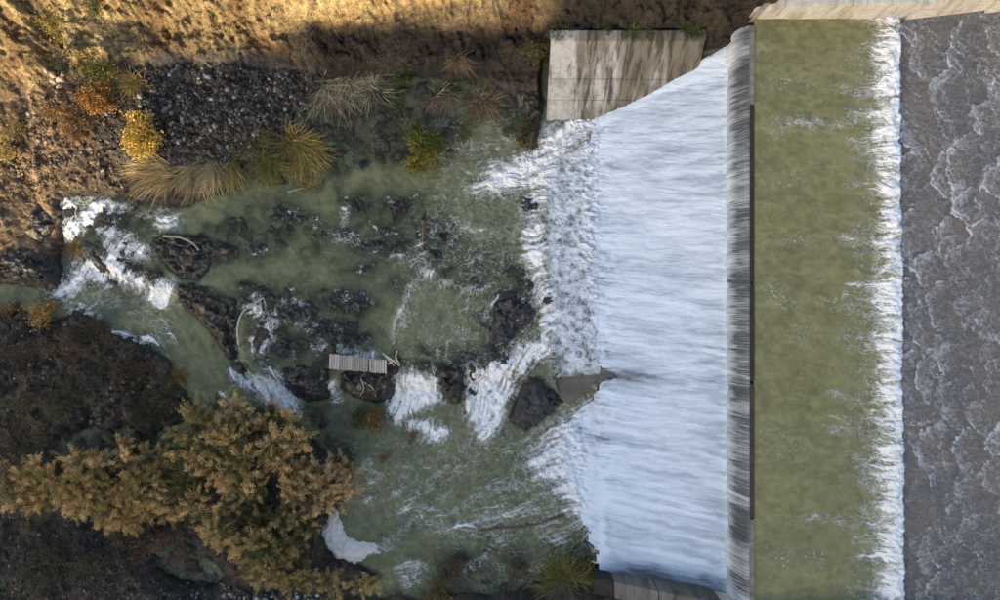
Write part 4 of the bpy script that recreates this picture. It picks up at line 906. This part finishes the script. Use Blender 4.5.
    v_, f_, c_ = leaves(P, D_, leaf * (.46 if plume else .8) * rs.uniform(.3, 1.7, n), width * (.36 if plume else 1.1) * rs.uniform(.6, 1.4, n), cols, rs)
    make_mesh('crown', v_, f_, M['leaf'], root, base, c_, smooth=False)
    paths = []
    for i in rs.choice(n_clump, min(n_clump, 12 + n_clump // 5), replace=False):
        mid = base + (CC[i] - base) * 0.5 + rs.normal(size=3) * 0.06 * h + (0, 0, 0.1 * h); r = 0.012 + 0.006 * h
        paths.append(([base + rs.normal(size=3) * (0.03, 0.03, 0), mid, CC[i] + out[i] * spr], r, r * 0.3))
    tv, tf = tube(paths, 4); make_mesh('stem', tv, tf, M['bark'], root, base)
    return root
def blades(rs, base, n, L, spread, lean, ca, cb, wid=0.012, droop=0.5, foot=(.2, .2), up=1.0, segs=4, chaos=.22):
    """curved grass blades from a foot print; lean is the shared horizontal lean"""
    a = rs.uniform(0, 2 * math.pi, n); q = np.sqrt(rs.uniform(0, 1, n))
    b0 = base[None, :] + np.stack([np.cos(a) * q * foot[0], np.sin(a) * q * foot[1], np.zeros(n)], -1)
    d0 = np.stack([np.cos(a) * q * spread + lean[0] + rs.normal(size=n) * chaos, np.sin(a) * q * spread + lean[1] + rs.normal(size=n) * chaos, np.full(n, up)], -1)
    d0 /= np.linalg.norm(d0, axis=1)[:, None]; Ln = L * rs.uniform(.55, 1.15, n)
    hz = d0[:, :2] / (np.linalg.norm(d0[:, :2], axis=1)[:, None] + 1e-6)
    t = np.linspace(0, 1, segs + 1); P = b0[:, None, :] + d0[:, None, :] * (Ln[:, None] * t[None])[..., None]
    dr = droop * rs.uniform(.5, 1.3, n); P[..., :2] += hz[:, None, :] * (dr[:, None] * Ln[:, None] * t[None] ** 2)[..., None] * .6; P[..., 2] -= dr[:, None] * Ln[:, None] * t[None] ** 2 * .75
    s = np.stack([-hz[:, 1], hz[:, 0], rs.normal(size=n) * .3], -1); kink = rs.normal(size=n) * .28 * Ln; P = P + s[:, None, :] * (kink[:, None] * t[None] ** 2)[..., None]; w = wid * rs.uniform(.6, 1.4, n)
    taper = np.array([1.0] * segs + [0.15]); off = s[:, None, :] * (w[:, None] * taper[None])[..., None]
    Vv = np.stack([P - off, P + off], 2).reshape(n, -1, 3); i = np.arange(n)[:, None] * (2 * (segs + 1)); k = np.arange(segs)[None] * 2
    f = np.stack([i + k, i + k + 1, i + k + 3, i + k + 2], -1).reshape(-1, 4)
    c = lerp3(ca, cb, rs.uniform(0, 1, n)) * rs.uniform(.3, 1.3, (n, 1)); c = np.repeat(c, 2 * (segs + 1), 0)
    return Vv.reshape(-1, 3), f, c
def join(parts):
    V_, F_, C_ = [], [], []; o = 0
    for v, f, c in parts: V_.append(v); F_.append(f + o); C_.append(c); o += len(v)
    return np.concatenate(V_), np.concatenate(F_), np.concatenate(C_)
def tuft(label, u, v, n, L, spread, lean, ca, cb, foot=(8, 8), wid=0.014, droop=.5, seed=0, group=None, name='grass_tuft', cat='grass', z=None, up=1.0, extra=None, jit=.28):
    """grass clump; (u, v) is where the foot shows in the photograph, lean is in picture directions (right, up)"""
    rs = np.random.RandomState(3000 + seed); gz = float(solid_z(np.array([float(u)]), np.array([float(v)]))[0]) if z is None else z
    gu, gv = G(u, v, gz); 
    if z is None: gz = max(float(solid_z(np.array([gu]), np.array([gv]))[0]), -0.2)
    base = np.array(pw(gu, gv, gz - .04))
    ps = []; m = max(4, n // 28)
    for q in range(m):
        an, r = rs.uniform(0, 6.28), math.sqrt(rs.uniform(0, 1)); b1 = base + np.array((math.cos(an) * r * foot[0] * SC, math.sin(an) * r * foot[1] * SC, 0)); tn = rs.uniform(.7, 1.2)
        ps.append(blades(rs, b1, int(2.4 * n) // m, L * rs.uniform(.6, 1.1), spread * .8, (lean[0] + rs.normal() * jit + math.cos(an) * r * spread, lean[1] + rs.normal() * jit + math.sin(an) * r * spread), np.array(ca) * tn, np.array(cb) * tn, wid * .62, droop * 1.15, (.22, .22), up, chaos=.42))
    for e in (extra or []): ps.append(blades(rs, base + np.array((*e.get('off', (0, 0)), 0)), 2 * e['n'], e['L'], e['spread'], e['lean'], e['ca'], e['cb'], e.get('wid', wid) * .62, e.get('droop', droop), (foot[0] * SC, foot[1] * SC), e.get('up', up)))
    v_, f_, c_ = join(ps); return tag(make_mesh(name, v_, f_, M['straw'], origin=base, cols=c_, smooth=False), label, cat, group)

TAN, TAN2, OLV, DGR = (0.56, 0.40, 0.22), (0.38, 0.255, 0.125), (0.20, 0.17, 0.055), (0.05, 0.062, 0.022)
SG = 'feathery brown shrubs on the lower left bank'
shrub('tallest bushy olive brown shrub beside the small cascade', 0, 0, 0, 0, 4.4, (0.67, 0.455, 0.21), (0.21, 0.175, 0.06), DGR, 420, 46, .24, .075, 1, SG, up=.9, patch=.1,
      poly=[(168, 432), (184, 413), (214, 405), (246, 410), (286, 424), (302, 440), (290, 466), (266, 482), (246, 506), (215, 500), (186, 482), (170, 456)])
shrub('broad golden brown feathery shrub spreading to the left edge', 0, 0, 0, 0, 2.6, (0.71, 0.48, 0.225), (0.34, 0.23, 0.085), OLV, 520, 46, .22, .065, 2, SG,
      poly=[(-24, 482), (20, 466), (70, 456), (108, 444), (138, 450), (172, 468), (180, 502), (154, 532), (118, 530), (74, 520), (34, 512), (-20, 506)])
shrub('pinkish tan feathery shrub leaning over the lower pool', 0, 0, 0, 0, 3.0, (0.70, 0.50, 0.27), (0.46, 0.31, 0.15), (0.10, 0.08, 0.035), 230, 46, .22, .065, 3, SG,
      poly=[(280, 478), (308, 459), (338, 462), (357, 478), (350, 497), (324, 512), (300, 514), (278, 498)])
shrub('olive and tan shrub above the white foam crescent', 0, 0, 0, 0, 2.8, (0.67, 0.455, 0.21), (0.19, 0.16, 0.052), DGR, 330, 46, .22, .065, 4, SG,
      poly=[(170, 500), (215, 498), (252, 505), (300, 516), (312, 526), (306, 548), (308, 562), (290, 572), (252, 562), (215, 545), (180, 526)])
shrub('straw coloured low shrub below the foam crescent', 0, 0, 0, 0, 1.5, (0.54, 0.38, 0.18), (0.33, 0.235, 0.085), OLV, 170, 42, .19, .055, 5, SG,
      poly=[(232, 560), (262, 562), (300, 572), (330, 572), (362, 576), (382, 577), (378, 588), (340, 594), (290, 592), (250, 584)])
shrub('dark green shrub in the gap between the tall shrubs', 186, 478, 26, 20, 1.8, OLV, (0.08, 0.085, 0.03), DGR, 90, 44, .18, .05, 6, SG)
shrub('dry tan shrub running off the left edge', 18, 488, 34, 18, 1.4, (0.34, 0.26, 0.14), TAN2, OLV, 80, 50, .17, .045, 7, SG)
shrub('purplish brown twiggy bush at the left edge of the dark mound', 8, 452, 22, 22, 1.0, (0.17, 0.115, 0.10), (0.09, 0.06, 0.052), (0.06, 0.05, 0.04), 60, 50, .16, .03, 8)
shrub('reddish brown weedy bush under the tan shrub', 150, 540, 56, 16, 0.9, (0.17, 0.105, 0.07), (0.09, 0.062, 0.045), (0.06, 0.055, 0.03), 90, 40, .14, .03, 9, rot=-20)
shrub('low grey green scrub on the bottom left bank', 62, 566, 60, 22, 0.7, (0.13, 0.11, 0.075), (0.065, 0.06, 0.042), (0.055, 0.062, 0.03), 110, 36, .13, .03, 10)
for i_, (a_, b_, c_, d_, lab_, ca_, cb_) in enumerate((
        (70, 345, 26, 14, 'low rusty scrub on top of the dark mound', (0.15, 0.10, 0.065), (0.07, 0.05, 0.035)), (128, 372, 26, 16, 'low dark brown scrub in the middle of the dark mound', (0.10, 0.075, 0.05), (0.045, 0.036, 0.026)),
        (60, 404, 36, 12, 'low mossy green scrub on the lower side of the dark mound', (0.085, 0.09, 0.045), (0.045, 0.05, 0.028)), (24, 352, 22, 16, 'low purplish scrub at the left of the dark mound', (0.12, 0.085, 0.07), (0.06, 0.046, 0.04)),
        (150, 408, 22, 12, 'dark leafless scrub at the right end of the mound', (0.075, 0.06, 0.042), (0.035, 0.03, 0.022)), (98, 330, 16, 6, 'brown scrub at the upper tip of the dark mound', (0.14, 0.10, 0.065), (0.07, 0.055, 0.038)),
        (30, 430, 30, 9, 'pale dry scrub along the lower edge of the mound', (0.22, 0.17, 0.11), (0.10, 0.08, 0.055)))):
    shrub(lab_, a_, b_, c_, d_, .45, ca_, cb_, (0.06, 0.06, 0.03), 60, 44, .15, .022, 110 + i_, 'low scrub on the dark mound')
shrub('small pale weed beside the puddle', 78, 566, 10, 6, 0.5, (0.30, 0.25, 0.13), (0.17, 0.14, 0.06), OLV, 14, 30, .12, .03, 101)

# upper left bank
shrub('bright yellow bush beside the dark gravel', 140, 133, 16, 20, 1.4, (0.62, 0.43, 0.12), (0.48, 0.30, 0.065), (0.24, 0.16, 0.03), 90, 55, .13, .07, 11)
shrub('orange bush above the yellow bush', 98, 99, 15, 14, 1.2, (0.46, 0.24, 0.075), (0.32, 0.15, 0.045), (0.15, 0.08, 0.03), 70, 50, .12, .05, 12)
shrub('low rusty brambles at the left of the bank', 68, 122, 30, 12, 0.6, (0.34, 0.18, 0.075), (0.20, 0.11, 0.05), (0.12, 0.08, 0.03), 70, 40, .12, .04, 13, rot=-20)
shrub('olive green bush under the gully', 92, 68, 18, 9, 0.9, (0.24, 0.20, 0.055), (0.12, 0.11, 0.03), DGR, 50, 45, .13, .05, 14, rot=-15)
shrub('yellow green weeds in the upper left gully', 52, 28, 10, 16, 0.6, (0.38, 0.26, 0.06), (0.20, 0.15, 0.04), OLV, 30, 36, .12, .045, 15, rot=20)
shrub('green weeds at the top edge of the gully', 92, 5, 10, 7, 0.5, (0.20, 0.18, 0.05), (0.12, 0.11, 0.035), OLV, 20, 36, .12, .045, 16)
shrub('dry golden bush at the left edge under the slope', 6, 142, 14, 14, 0.8, (0.46, 0.33, 0.13), (0.28, 0.19, 0.07), OLV, 36, 40, .13, .045, 17)
shrub('small dark thorn bush at the foot of the ochre slope', 62, 62, 9, 9, 0.7, (0.06, 0.05, 0.035), (0.04, 0.035, 0.025), DGR, 26, 36, .11, .035, 18)
shrub('grey brown dead bush hanging on the shaded bank', 396, 48, 15, 18, 0.7, (0.17, 0.145, 0.115), (0.09, 0.075, 0.055), (0.06, 0.055, 0.03), 46, 40, .13, .03, 19, tilt=(0, -.3))
shrub('grey dead bush on the bank above the gravel', 298, 42, 14, 8, 0.6, (0.16, 0.15, 0.13), (0.09, 0.08, 0.065), (0.06, 0.055, 0.03), 30, 36, .13, .03, 20)
shrub('green and yellow bush standing in the pool', 426, 146, 18, 22, 1.3, (0.40, 0.31, 0.045), (0.10, 0.12, 0.03), (0.05, 0.075, 0.02), 90, 55, .13, .045, 21, patch=.75)
shrub('small bright green weed at the bank foot', 402, 80, 7, 7, 0.4, (0.07, 0.15, 0.03), (0.05, 0.10, 0.025), DGR, 18, 30, .1, .045, 22)
shrub('dark weedy bush on the bank left of the wall', 534, 52, 13, 8, 0.5, (0.15, 0.13, 0.05), (0.08, 0.075, 0.03), DGR, 26, 36, .12, .035, 23)
shrub('dark olive weeds below the corner of the wall', 520, 134, 14, 13, 0.7, (0.20, 0.165, 0.05), (0.075, 0.075, 0.028), (0.05, 0.055, 0.02), 44, 40, .13, .035, 24)
shrub('leafless dark red bush overhanging the pale side wall', 896, 2, 18, 10, 1.0, (0.075, 0.045, 0.04), (0.045, 0.03, 0.028), (0.04, 0.03, 0.025), 60, 50, .18, .018, 25)
shrub('orange tipped bush in the lower pool below the platform', 368, 420, 16, 11, 0.8, (0.34, 0.20, 0.07), (0.085, 0.08, 0.03), (0.05, 0.055, 0.02), 60, 46, .12, .04, 26, patch=.8)
shrub('drowned reddish weeds near the bottom of the pool', 446, 564, 18, 10, 0.35, (0.17, 0.11, 0.07), (0.08, 0.06, 0.04), DGR, 36, 30, .12, .03, 27)
shrub('drowned brown weeds left of the bottom right tuft', 518, 566, 16, 12, 0.3, (0.13, 0.085, 0.06), (0.07, 0.055, 0.038), DGR, 32, 28, .12, .03, 28)
shrub('tan scrub at the bottom edge of the picture', 436, 596, 26, 10, 0.7, (0.24, 0.18, 0.08), (0.11, 0.09, 0.04), DGR, 50, 40, .13, .035, 29)
shrub('tan weed caught beside the middle cascade', 411, 438, 5, 6, 0.3, (0.34, 0.23, 0.13), (0.22, 0.14, 0.07), TAN2, 14, 26, .1, .035, 30)
shrub('sunken orange weed in the lower pool', 385, 456, 8, 4, 0.15, (0.22, 0.14, 0.05), (0.13, 0.10, 0.045), TAN2, 12, 24, .1, .03, 31)
shrub('golden bush at the tip of the dark mound', 42, 314, 14, 8, 0.7, (0.52, 0.34, 0.11), (0.34, 0.21, 0.065), TAN2, 44, 44, .12, .04, 32)
shrub('rusty bush left of the golden one on the dark mound', 8, 311, 12, 5, 0.4, (0.32, 0.15, 0.06), (0.18, 0.10, 0.05), OLV, 26, 36, .11, .04, 33)

GOLD, GOLD2, STR, STR2 = (0.62, 0.46, 0.22), (0.46, 0.33, 0.14), (0.44, 0.36, 0.22), (0.27, 0.215, 0.11)
TG = 'grass tufts hanging over the north shore'
tuft('sunlit golden grass tuft combed to the left', 174, 170, 320, 1.7, .16, (-1.6, -.35), GOLD, GOLD2, (10, 9), .016, .5, 1, TG, jit=.35)
tuft('straw grass tuft right of the golden one', 196, 166, 170, 1.25, .10, (-.5, -1.3), STR, STR2, (3, 4), .016, .6, 2, TG, jit=.10)
tuft('straw grass tuft, middle of the hanging row', 214, 164, 170, 1.2, .10, (-.5, -1.25), STR, STR2, (3, 4), .016, .6, 3, TG, jit=.10)
tuft('olive straw grass tuft, right of the middle one', 234, 162, 170, 1.1, .12, (-.3, -1.1), (0.34, 0.28, 0.12), (0.20, 0.17, 0.06), (4, 4), .015, .6, 4, TG, jit=.10)
tuft('olive grass tuft at the right end of the hanging row', 266, 168, 260, .95, .35, (.1, -.7), (0.25, 0.22, 0.085), (0.12, 0.125, 0.035), (13, 8), .014, .6, 5, TG)
tuft('short olive grass above the hanging row', 258, 145, 240, 0.8, .6, (.1, -.3), (0.20, 0.18, 0.06), (0.09, 0.10, 0.03), (14, 8), .014, .5, 6, TG)
tuft('yellow grass tuft beside the orange bush', 136, 82, 160, 1.0, .3, (-.9, -.35), (0.46, 0.34, 0.11), (0.28, 0.21, 0.07), (6, 4), .016, .5, 7)
tuft('tall olive reed clump at the left shore of the pool', 288, 138, 380, 1.1, .32, (.25, -.45), (0.42, 0.34, 0.17), (0.20, 0.185, 0.06), (15, 13), .015, .5, 8, None, 'reed_clump', 'reeds',
     extra=[dict(n=200, L=1.3, spread=.8, lean=(.3, -.6), ca=(0.45, 0.33, 0.10), cb=(0.30, 0.24, 0.06), off=(.4, -.5))])
tuft('wide grey reed clump at the top shore of the pool', 346, 84, 760, 1.5, .35, (.1, -.25), (0.60, 0.51, 0.39), (0.38, 0.31, 0.21), (32, 17), .013, .6, 9, None, 'reed_clump', 'reeds',
     extra=[dict(n=130, L=1.3, spread=.7, lean=(.15, .1), ca=(0.12, 0.145, 0.04), cb=(0.065, 0.09, 0.025), off=(-.5, .0)), dict(n=90, L=0.9, spread=.7, lean=(.2, -.4), ca=(0.11, 0.14, 0.04), cb=(0.06, 0.09, 0.025), off=(1.6, .1))])
tuft('bright green reeds at the right end of the grey clump', 396, 92, 150, .7, .8, (.1, -.2), (0.07, 0.15, 0.03), (0.04, 0.09, 0.02), (8, 6), .016, .4, 10, None, 'reed_clump', 'reeds')
DT = 'dry tufts in the shade of the north bank'
tuft('dry pinkish tuft in the pool, left of two', 443, 97, 180, 1.1, .35, (.15, -.7), (0.42, 0.30, 0.20), (0.24, 0.16, 0.10), (7, 4), .014, .6, 11, DT)
tuft('dry pinkish tuft in the pool, right of two', 482, 102, 200, 1.1, .35, (.25, -.6), (0.40, 0.28, 0.18), (0.22, 0.15, 0.09), (7, 4), .014, .6, 12, DT)
tuft('green reeds behind the right dry tuft', 475, 92, 160, 1.3, .7, (-.1, .2), (0.10, 0.13, 0.035), (0.05, 0.075, 0.02), (10, 8), .014, .5, 13)
tuft('dry pale tuft clinging to the shaded bank', 458, 50, 110, .8, .3, (0, -.5), (0.34, 0.25, 0.15), (0.20, 0.14, 0.08), (4, 4), .014, .5, 14)
tuft('thin pale sedge standing in the dark water', 362, 138, 90, .7, .9, (0, -.2), (0.17, 0.16, 0.12), (0.10, 0.10, 0.07), (10, 10), .012, .4, 15, z=.52)
tuft('sparse olive sedge at the pool margin', 458, 124, 80, .6, .9, (0, -.1), (0.20, 0.19, 0.06), (0.11, 0.12, 0.04), (10, 5), .012, .4, 16, z=.52)
tuft('thin olive sedge left of the pool bush', 402, 120, 50, .5, .9, (0, -.1), (0.18, 0.17, 0.06), (0.11, 0.11, 0.04), (5, 5), .012, .4, 17, z=.52)
tuft('green grass tuft beside the bottom wall', 570, 580, 420, 1.3, .75, (-.1, .35), (0.28, 0.24, 0.08), (0.09, 0.10, 0.028), (14, 12), .014, .5, 18, z=.25)
tuft('golden grass on the right edge of the dark mound', 176, 372, 120, .9, .35, (.35, -.6), (0.34, 0.22, 0.07), (0.20, 0.13, 0.045), (5, 10), .013, .6, 19)
tuft('thin golden grass above the tallest shrub', 186, 396, 110, .8, .4, (.2, -.4), (0.22, 0.16, 0.06), (0.13, 0.10, 0.04), (8, 8), .012, .6, 20)
tuft('reed stubble lying on the shallow shore', 318, 186, 60, .8, .3, (-.9, -.1), (0.40, 0.28, 0.10), (0.26, 0.18, 0.07), (10, 3), .012, .4, 21, z=.56)
tuft('golden weed between the left falls', 74, 246, 70, .7, .6, (0, -.5), (0.40, 0.24, 0.05), (0.24, 0.14, 0.04), (5, 5), .012, .5, 22, z=.45)
GW = 'green grass fringe along the wall top'
for i, (u_, n_, ln) in enumerate(((634, 110, .35), (690, 150, .4), (562, 60, .3))):
    tuft(('short green grass at the middle of the stained wall top', 'short green grass at the right end of the stained wall top', 'short green grass at the left end of the stained wall top')[i], u_, 31, n_, ln, .8, (0, -.1), (0.10, 0.15, 0.03), (0.05, 0.09, 0.02), ((26, 14, 8)[i], 1.5), .014, .4, 30 + i, GW, z=4.1)

# ------------------------------------------------------------------ froth trapped against the bank
fp = sc([(337, 513), (329, 519), (321, 534), (327, 548), (339, 560), (354, 564), (365, 557), (379, 553), (380, 545), (360, 543), (348, 537), (340, 526)], .1)
P = np.array(fp); a0, b0 = P.min(0) - 6; a1, b1 = P.max(0) + 6
u_, v_, f_ = grid(np.arange(a0, a1, .8), np.arange(b0, b1, .8)); sd = sdpoly(u_, v_, fp) + 3.2 * fbm(u_, v_, 7, 4, 601, .65)
z_ = np.where(sd > 0, 0.16 * (1 - np.exp(-np.clip(sd, 0, None) / 3)) + (.07 * fbm(u_, v_, 3, 3, 602) + .12 * np.abs(fbm(u_, v_, 7, 3, 603))) * sstep(0, 3, sd), sd * 0.05)
x_, y_ = PX(u_, v_); vt, f2, _, _a = prune(np.stack([x_, y_, z_ + .02], -1).reshape(-1, 3), f_, (sd > -2).ravel()[f_].all(1))
b = NB('froth'); n1 = b.noise(b.pos(), 9, 6, .7).outputs[0]; M['froth'] = b.done(b.bsdf(b.mix(n1, (.80, .785, .75), (.93, .925, .91)), .8, b.bump(n1, 1.0, .16), .2))
tag(make_mesh('foam', vt, f2, M['froth']), 'thick white crescent of foam trapped against the shrubs', kind='stuff')

# ------------------------------------------------------------------ stones
def ico(rs):
    t = (1 + 5 ** .5) / 2
    v = np.array([(-1, t, 0), (1, t, 0), (-1, -t, 0), (1, -t, 0), (0, -1, t), (0, 1, t), (0, -1, -t), (0, 1, -t), (t, 0, -1), (t, 0, 1), (-t, 0, -1), (-t, 0, 1)], float) / 1.9
    return v * rs.uniform(.5, 1.3, (12, 1))
ICOF = np.array([(0, 11, 5), (0, 5, 1), (0, 1, 7), (0, 7, 10), (0, 10, 11), (1, 5, 9), (5, 11, 4), (11, 10, 2), (10, 7, 6), (7, 1, 8), (3, 9, 4), (3, 4, 2), (3, 2, 6), (3, 6, 8), (3, 8, 9), (4, 9, 5), (2, 4, 11), (6, 2, 10), (8, 6, 7), (9, 8, 1)])
rs = np.random.RandomState(77)
def scatter(n, reg, rs):
    p = np.array(reg, float); a0, b0 = p.min(0); a1, b1 = p.max(0); out = []
    while len(out) < n:
        u_, v_ = rs.uniform(a0, a1, n * 2), rs.uniform(b0, b1, n * 2); m = sdpoly(u_, v_, reg) > rs.uniform(-14, 16, n * 2); out += list(zip(u_[m], v_[m]))
    o = np.array(out[:n]); return o[:, 0], o[:, 1]
def stones(name, label, reg, n, s0, s1, tones, seed):
    rs = np.random.RandomState(seed); u_, v_ = scatter(n, reg, rs); z_ = solid_z(u_, v_); x_, y_ = PX(u_, v_)
    base = [ico(rs) for _ in range(12)]; s = s0 + (s1 - s0) * rs.uniform(0, 1, n) ** 3; an = rs.uniform(0, 6.28, n)
    B = np.array(base)[rs.randint(0, 12, n)] * s[:, None, None] * np.stack([rs.uniform(.8, 1.5, n), rs.uniform(.7, 1.1, n), rs.uniform(.45, .8, n)], -1)[:, None, :]
    c, q = np.cos(an)[:, None], np.sin(an)[:, None]; X_ = B[..., 0] * c - B[..., 1] * q; Y_ = B[..., 0] * q + B[..., 1] * c
    vt = np.stack([X_ + x_[:, None], Y_ + y_[:, None], B[..., 2] + (z_ + s * .2)[:, None]], -1).reshape(-1, 3)
    f = (ICOF[None] + (np.arange(n) * 12)[:, None, None]).reshape(-1, 3)
    tn = np.array(tones)[rs.randint(0, len(tones), n)] * rs.uniform(.7, 1.25, (n, 1))
    return tag(make_mesh(name, vt, f, M['stone'], cols=np.repeat(tn, 12, 0), smooth=False), label, kind='stuff')
DK = [(0.022, 0.019, 0.016), (0.028, 0.024, 0.020), (0.034, 0.030, 0.026), (0.048, 0.043, 0.038), (0.045, 0.036, 0.028), (0.075, 0.070, 0.064), (0.15, 0.145, 0.138)]
BR = [(0.10, 0.072, 0.05), (0.15, 0.11, 0.075), (0.06, 0.046, 0.036), (0.22, 0.17, 0.12)]
stones('gravel', 'dark grey gravel and cobbles on the shaded upper bank', sc([(130, 78), (200, 72), (290, 74), (315, 90), (300, 115), (280, 145), (240, 162), (180, 168), (150, 160), (135, 130)], .9), 7500, .022, .12, DK, 1)
stones('gravel', 'brown stony rubble on the left bank above the falls', sc([(0, 150), (40, 110), (70, 80), (120, 110), (130, 160), (120, 190), (60, 195), (0, 200)], .9), 1800, .02, .13, BR + DK[2:4], 2)
stones('gravel', 'dark rubble strewn over the mound by the channel', sc([(0, 318), (60, 325), (110, 335), (150, 355), (180, 395), (170, 422), (100, 425), (0, 430)], .5), 1000, .02, .12, BR + DK, 3)
stones('gravel', 'pale grey shingle at the bottom edge of the bank', sc([(150, 600), (190, 588), (240, 582), (300, 585), (345, 590), (340, 615), (150, 615)], .3), 1100, .04, .12, DK + [(0.22, 0.22, 0.24), (0.30, 0.30, 0.32)], 4)
stones('gravel', 'brown rubble scattered on the bottom left bank', sc([(0, 530), (60, 535), (130, 560), (190, 585), (150, 612), (0, 612)], .4), 900, .03, .10, BR + DK[:3], 5)
PS = 'pale stones lying among the dark gravel'
rs = np.random.RandomState(5)
u_, v_ = scatter(34, sc([(148, 82), (220, 76), (285, 80), (290, 110), (262, 142), (200, 152), (160, 145)], .9), rs)
proto = [make_mesh('pale_stone', ico(rs) * (.16, .12, .09), ICOF, M['stone'], origin=(0, 0, 0), cols=np.full((12, 3), c), smooth=False) for c in (.15, .21, .12, .27)]
for i, (a, c) in enumerate(zip(u_, v_)):
    o = proto[i] if i < 4 else proto[i % 4].copy()
    if i >= 4: COL.objects.link(o)
    x_, y_ = PX(a, c); o.location = (x_, y_, float(solid_z(np.array([a]), np.array([c]))[0]) + .05); o.rotation_euler = (0, 0, rs.uniform(0, 6)); s = rs.uniform(.7, 1.35); o.scale = (s, s, s)
    tag(o, 'small pale stone lying among the dark gravel of the upper bank', 'stone', PS)
CS = 'cream stones heaped beside the orange bush'
for i, (a, c, s) in enumerate(((61, 78, 1.5), (66, 81, 2.0), (72, 84, 2.2), (64, 87, 1.9), (70, 91, 1.7), (76, 80, 1.4), (40, 101, 1.5), (36, 117, 1.4), (33, 128, 1.3), (30, 137, 1.6), (64, 140, 1.3), (56, 145, 1.2), (47, 143, 1.1))):
    gz = .9; ga, gc = G(a, c, gz); x_, y_ = PX(ga, gc); z_ = float(solid_z(np.array([ga]), np.array([gc]))[0])
    o = make_mesh('cream_stone', ico(rs) * (.12 * s, .085 * s, .07 * s), ICOF, M['stone'], origin=(0, 0, 0), cols=np.full((12, 3), 1.0) * np.array((.32, .265, .20)) * rs.uniform(.8, 1.1), smooth=False)
    o.location = (x_, y_, z_ + .06); o.rotation_euler = (0, 0, rs.uniform(0, 6)); tag(o, 'cream angular stone heaped on the bank below the gully', 'stone', CS)

# ------------------------------------------------------------------ thin dry grass over the banks
def cover(name, label, reg, n, L, ca, cb, seed, wid=.012, lean=(0, -.4)):
    rs = np.random.RandomState(seed); u_, v_ = scatter(n, reg, rs); dn = fbm(u_, v_, 20, 3, seed) > rs.uniform(-.55, .35, n); u_, v_ = u_[dn], v_[dn]; n = len(u_)
    z_ = land(u_, v_)[0]; x_, y_ = PX(u_, v_); b0 = np.stack([x_, y_, z_ - .02], -1)
    dd = np.stack([rs.normal(size=n) * .7 + lean[0], rs.normal(size=n) * .7 + lean[1], rs.uniform(.4, 1.2, n)], -1); dd /= np.linalg.norm(dd, axis=1)[:, None]
    Ln = L * rs.uniform(.4, 1.3, n); s = np.cross(dd, rs.normal(size=(n, 3))); s /= np.linalg.norm(s, axis=1)[:, None]; w = wid * rs.uniform(.6, 1.4, (n, 1))
    vt = np.stack([b0 - s * w, b0 + s * w, b0 + dd * Ln[:, None]], 1).reshape(-1, 3); f = np.arange(3 * n).reshape(n, 3)
    c = lerp3(ca, cb, np.clip(.5 + .8 * fbm(u_, v_, 30, 3, seed + 1) + rs.uniform(-.3, .3, n), 0, 1)) * rs.uniform(.7, 1.2, (n, 1))
    return tag(make_mesh(name, vt, f, M['straw'], cols=np.repeat(c, 3, 0), smooth=False), label, kind='stuff')
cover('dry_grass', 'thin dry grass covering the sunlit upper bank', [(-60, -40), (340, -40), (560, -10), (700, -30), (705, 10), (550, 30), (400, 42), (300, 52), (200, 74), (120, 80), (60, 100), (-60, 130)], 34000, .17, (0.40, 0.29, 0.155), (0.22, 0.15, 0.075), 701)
cover('dry_grass', 'withered grass on the shaded bank face, shade darkened into its colour', [(310, 56), (540, 56), (540, 80), (420, 76), (310, 84)], 4000, .2, (0.05, 0.04, 0.028), (0.026, 0.022, 0.017), 702)  # blade colours darkened to carry the bank's shade
cover('withered_grass', 'withered brown weeds matting the dark mound', [(-60, 315), (60, 325), (110, 335), (150, 352), (182, 395), (165, 425), (60, 432), (-60, 440)], 16000, .16, (0.14, 0.105, 0.072), (0.055, 0.062, 0.034), 703)
cover('withered_grass', 'withered dark weeds on the bottom left bank', [(-60, 470), (60, 474), (160, 470), (200, 520), (140, 545), (220, 585), (340, 575), (340, 640), (-60, 640)], 24000, .2, (0.125, 0.09, 0.062), (0.05, 0.052, 0.032), 704)
cover('withered_grass', 'brown stubble on the left bank above the falls', [(-60, 130), (40, 110), (110, 110), (130, 160), (110, 192), (50, 200), (-60, 270)], 7000, .16, (0.30, 0.21, 0.11), (0.13, 0.09, 0.05), 705)
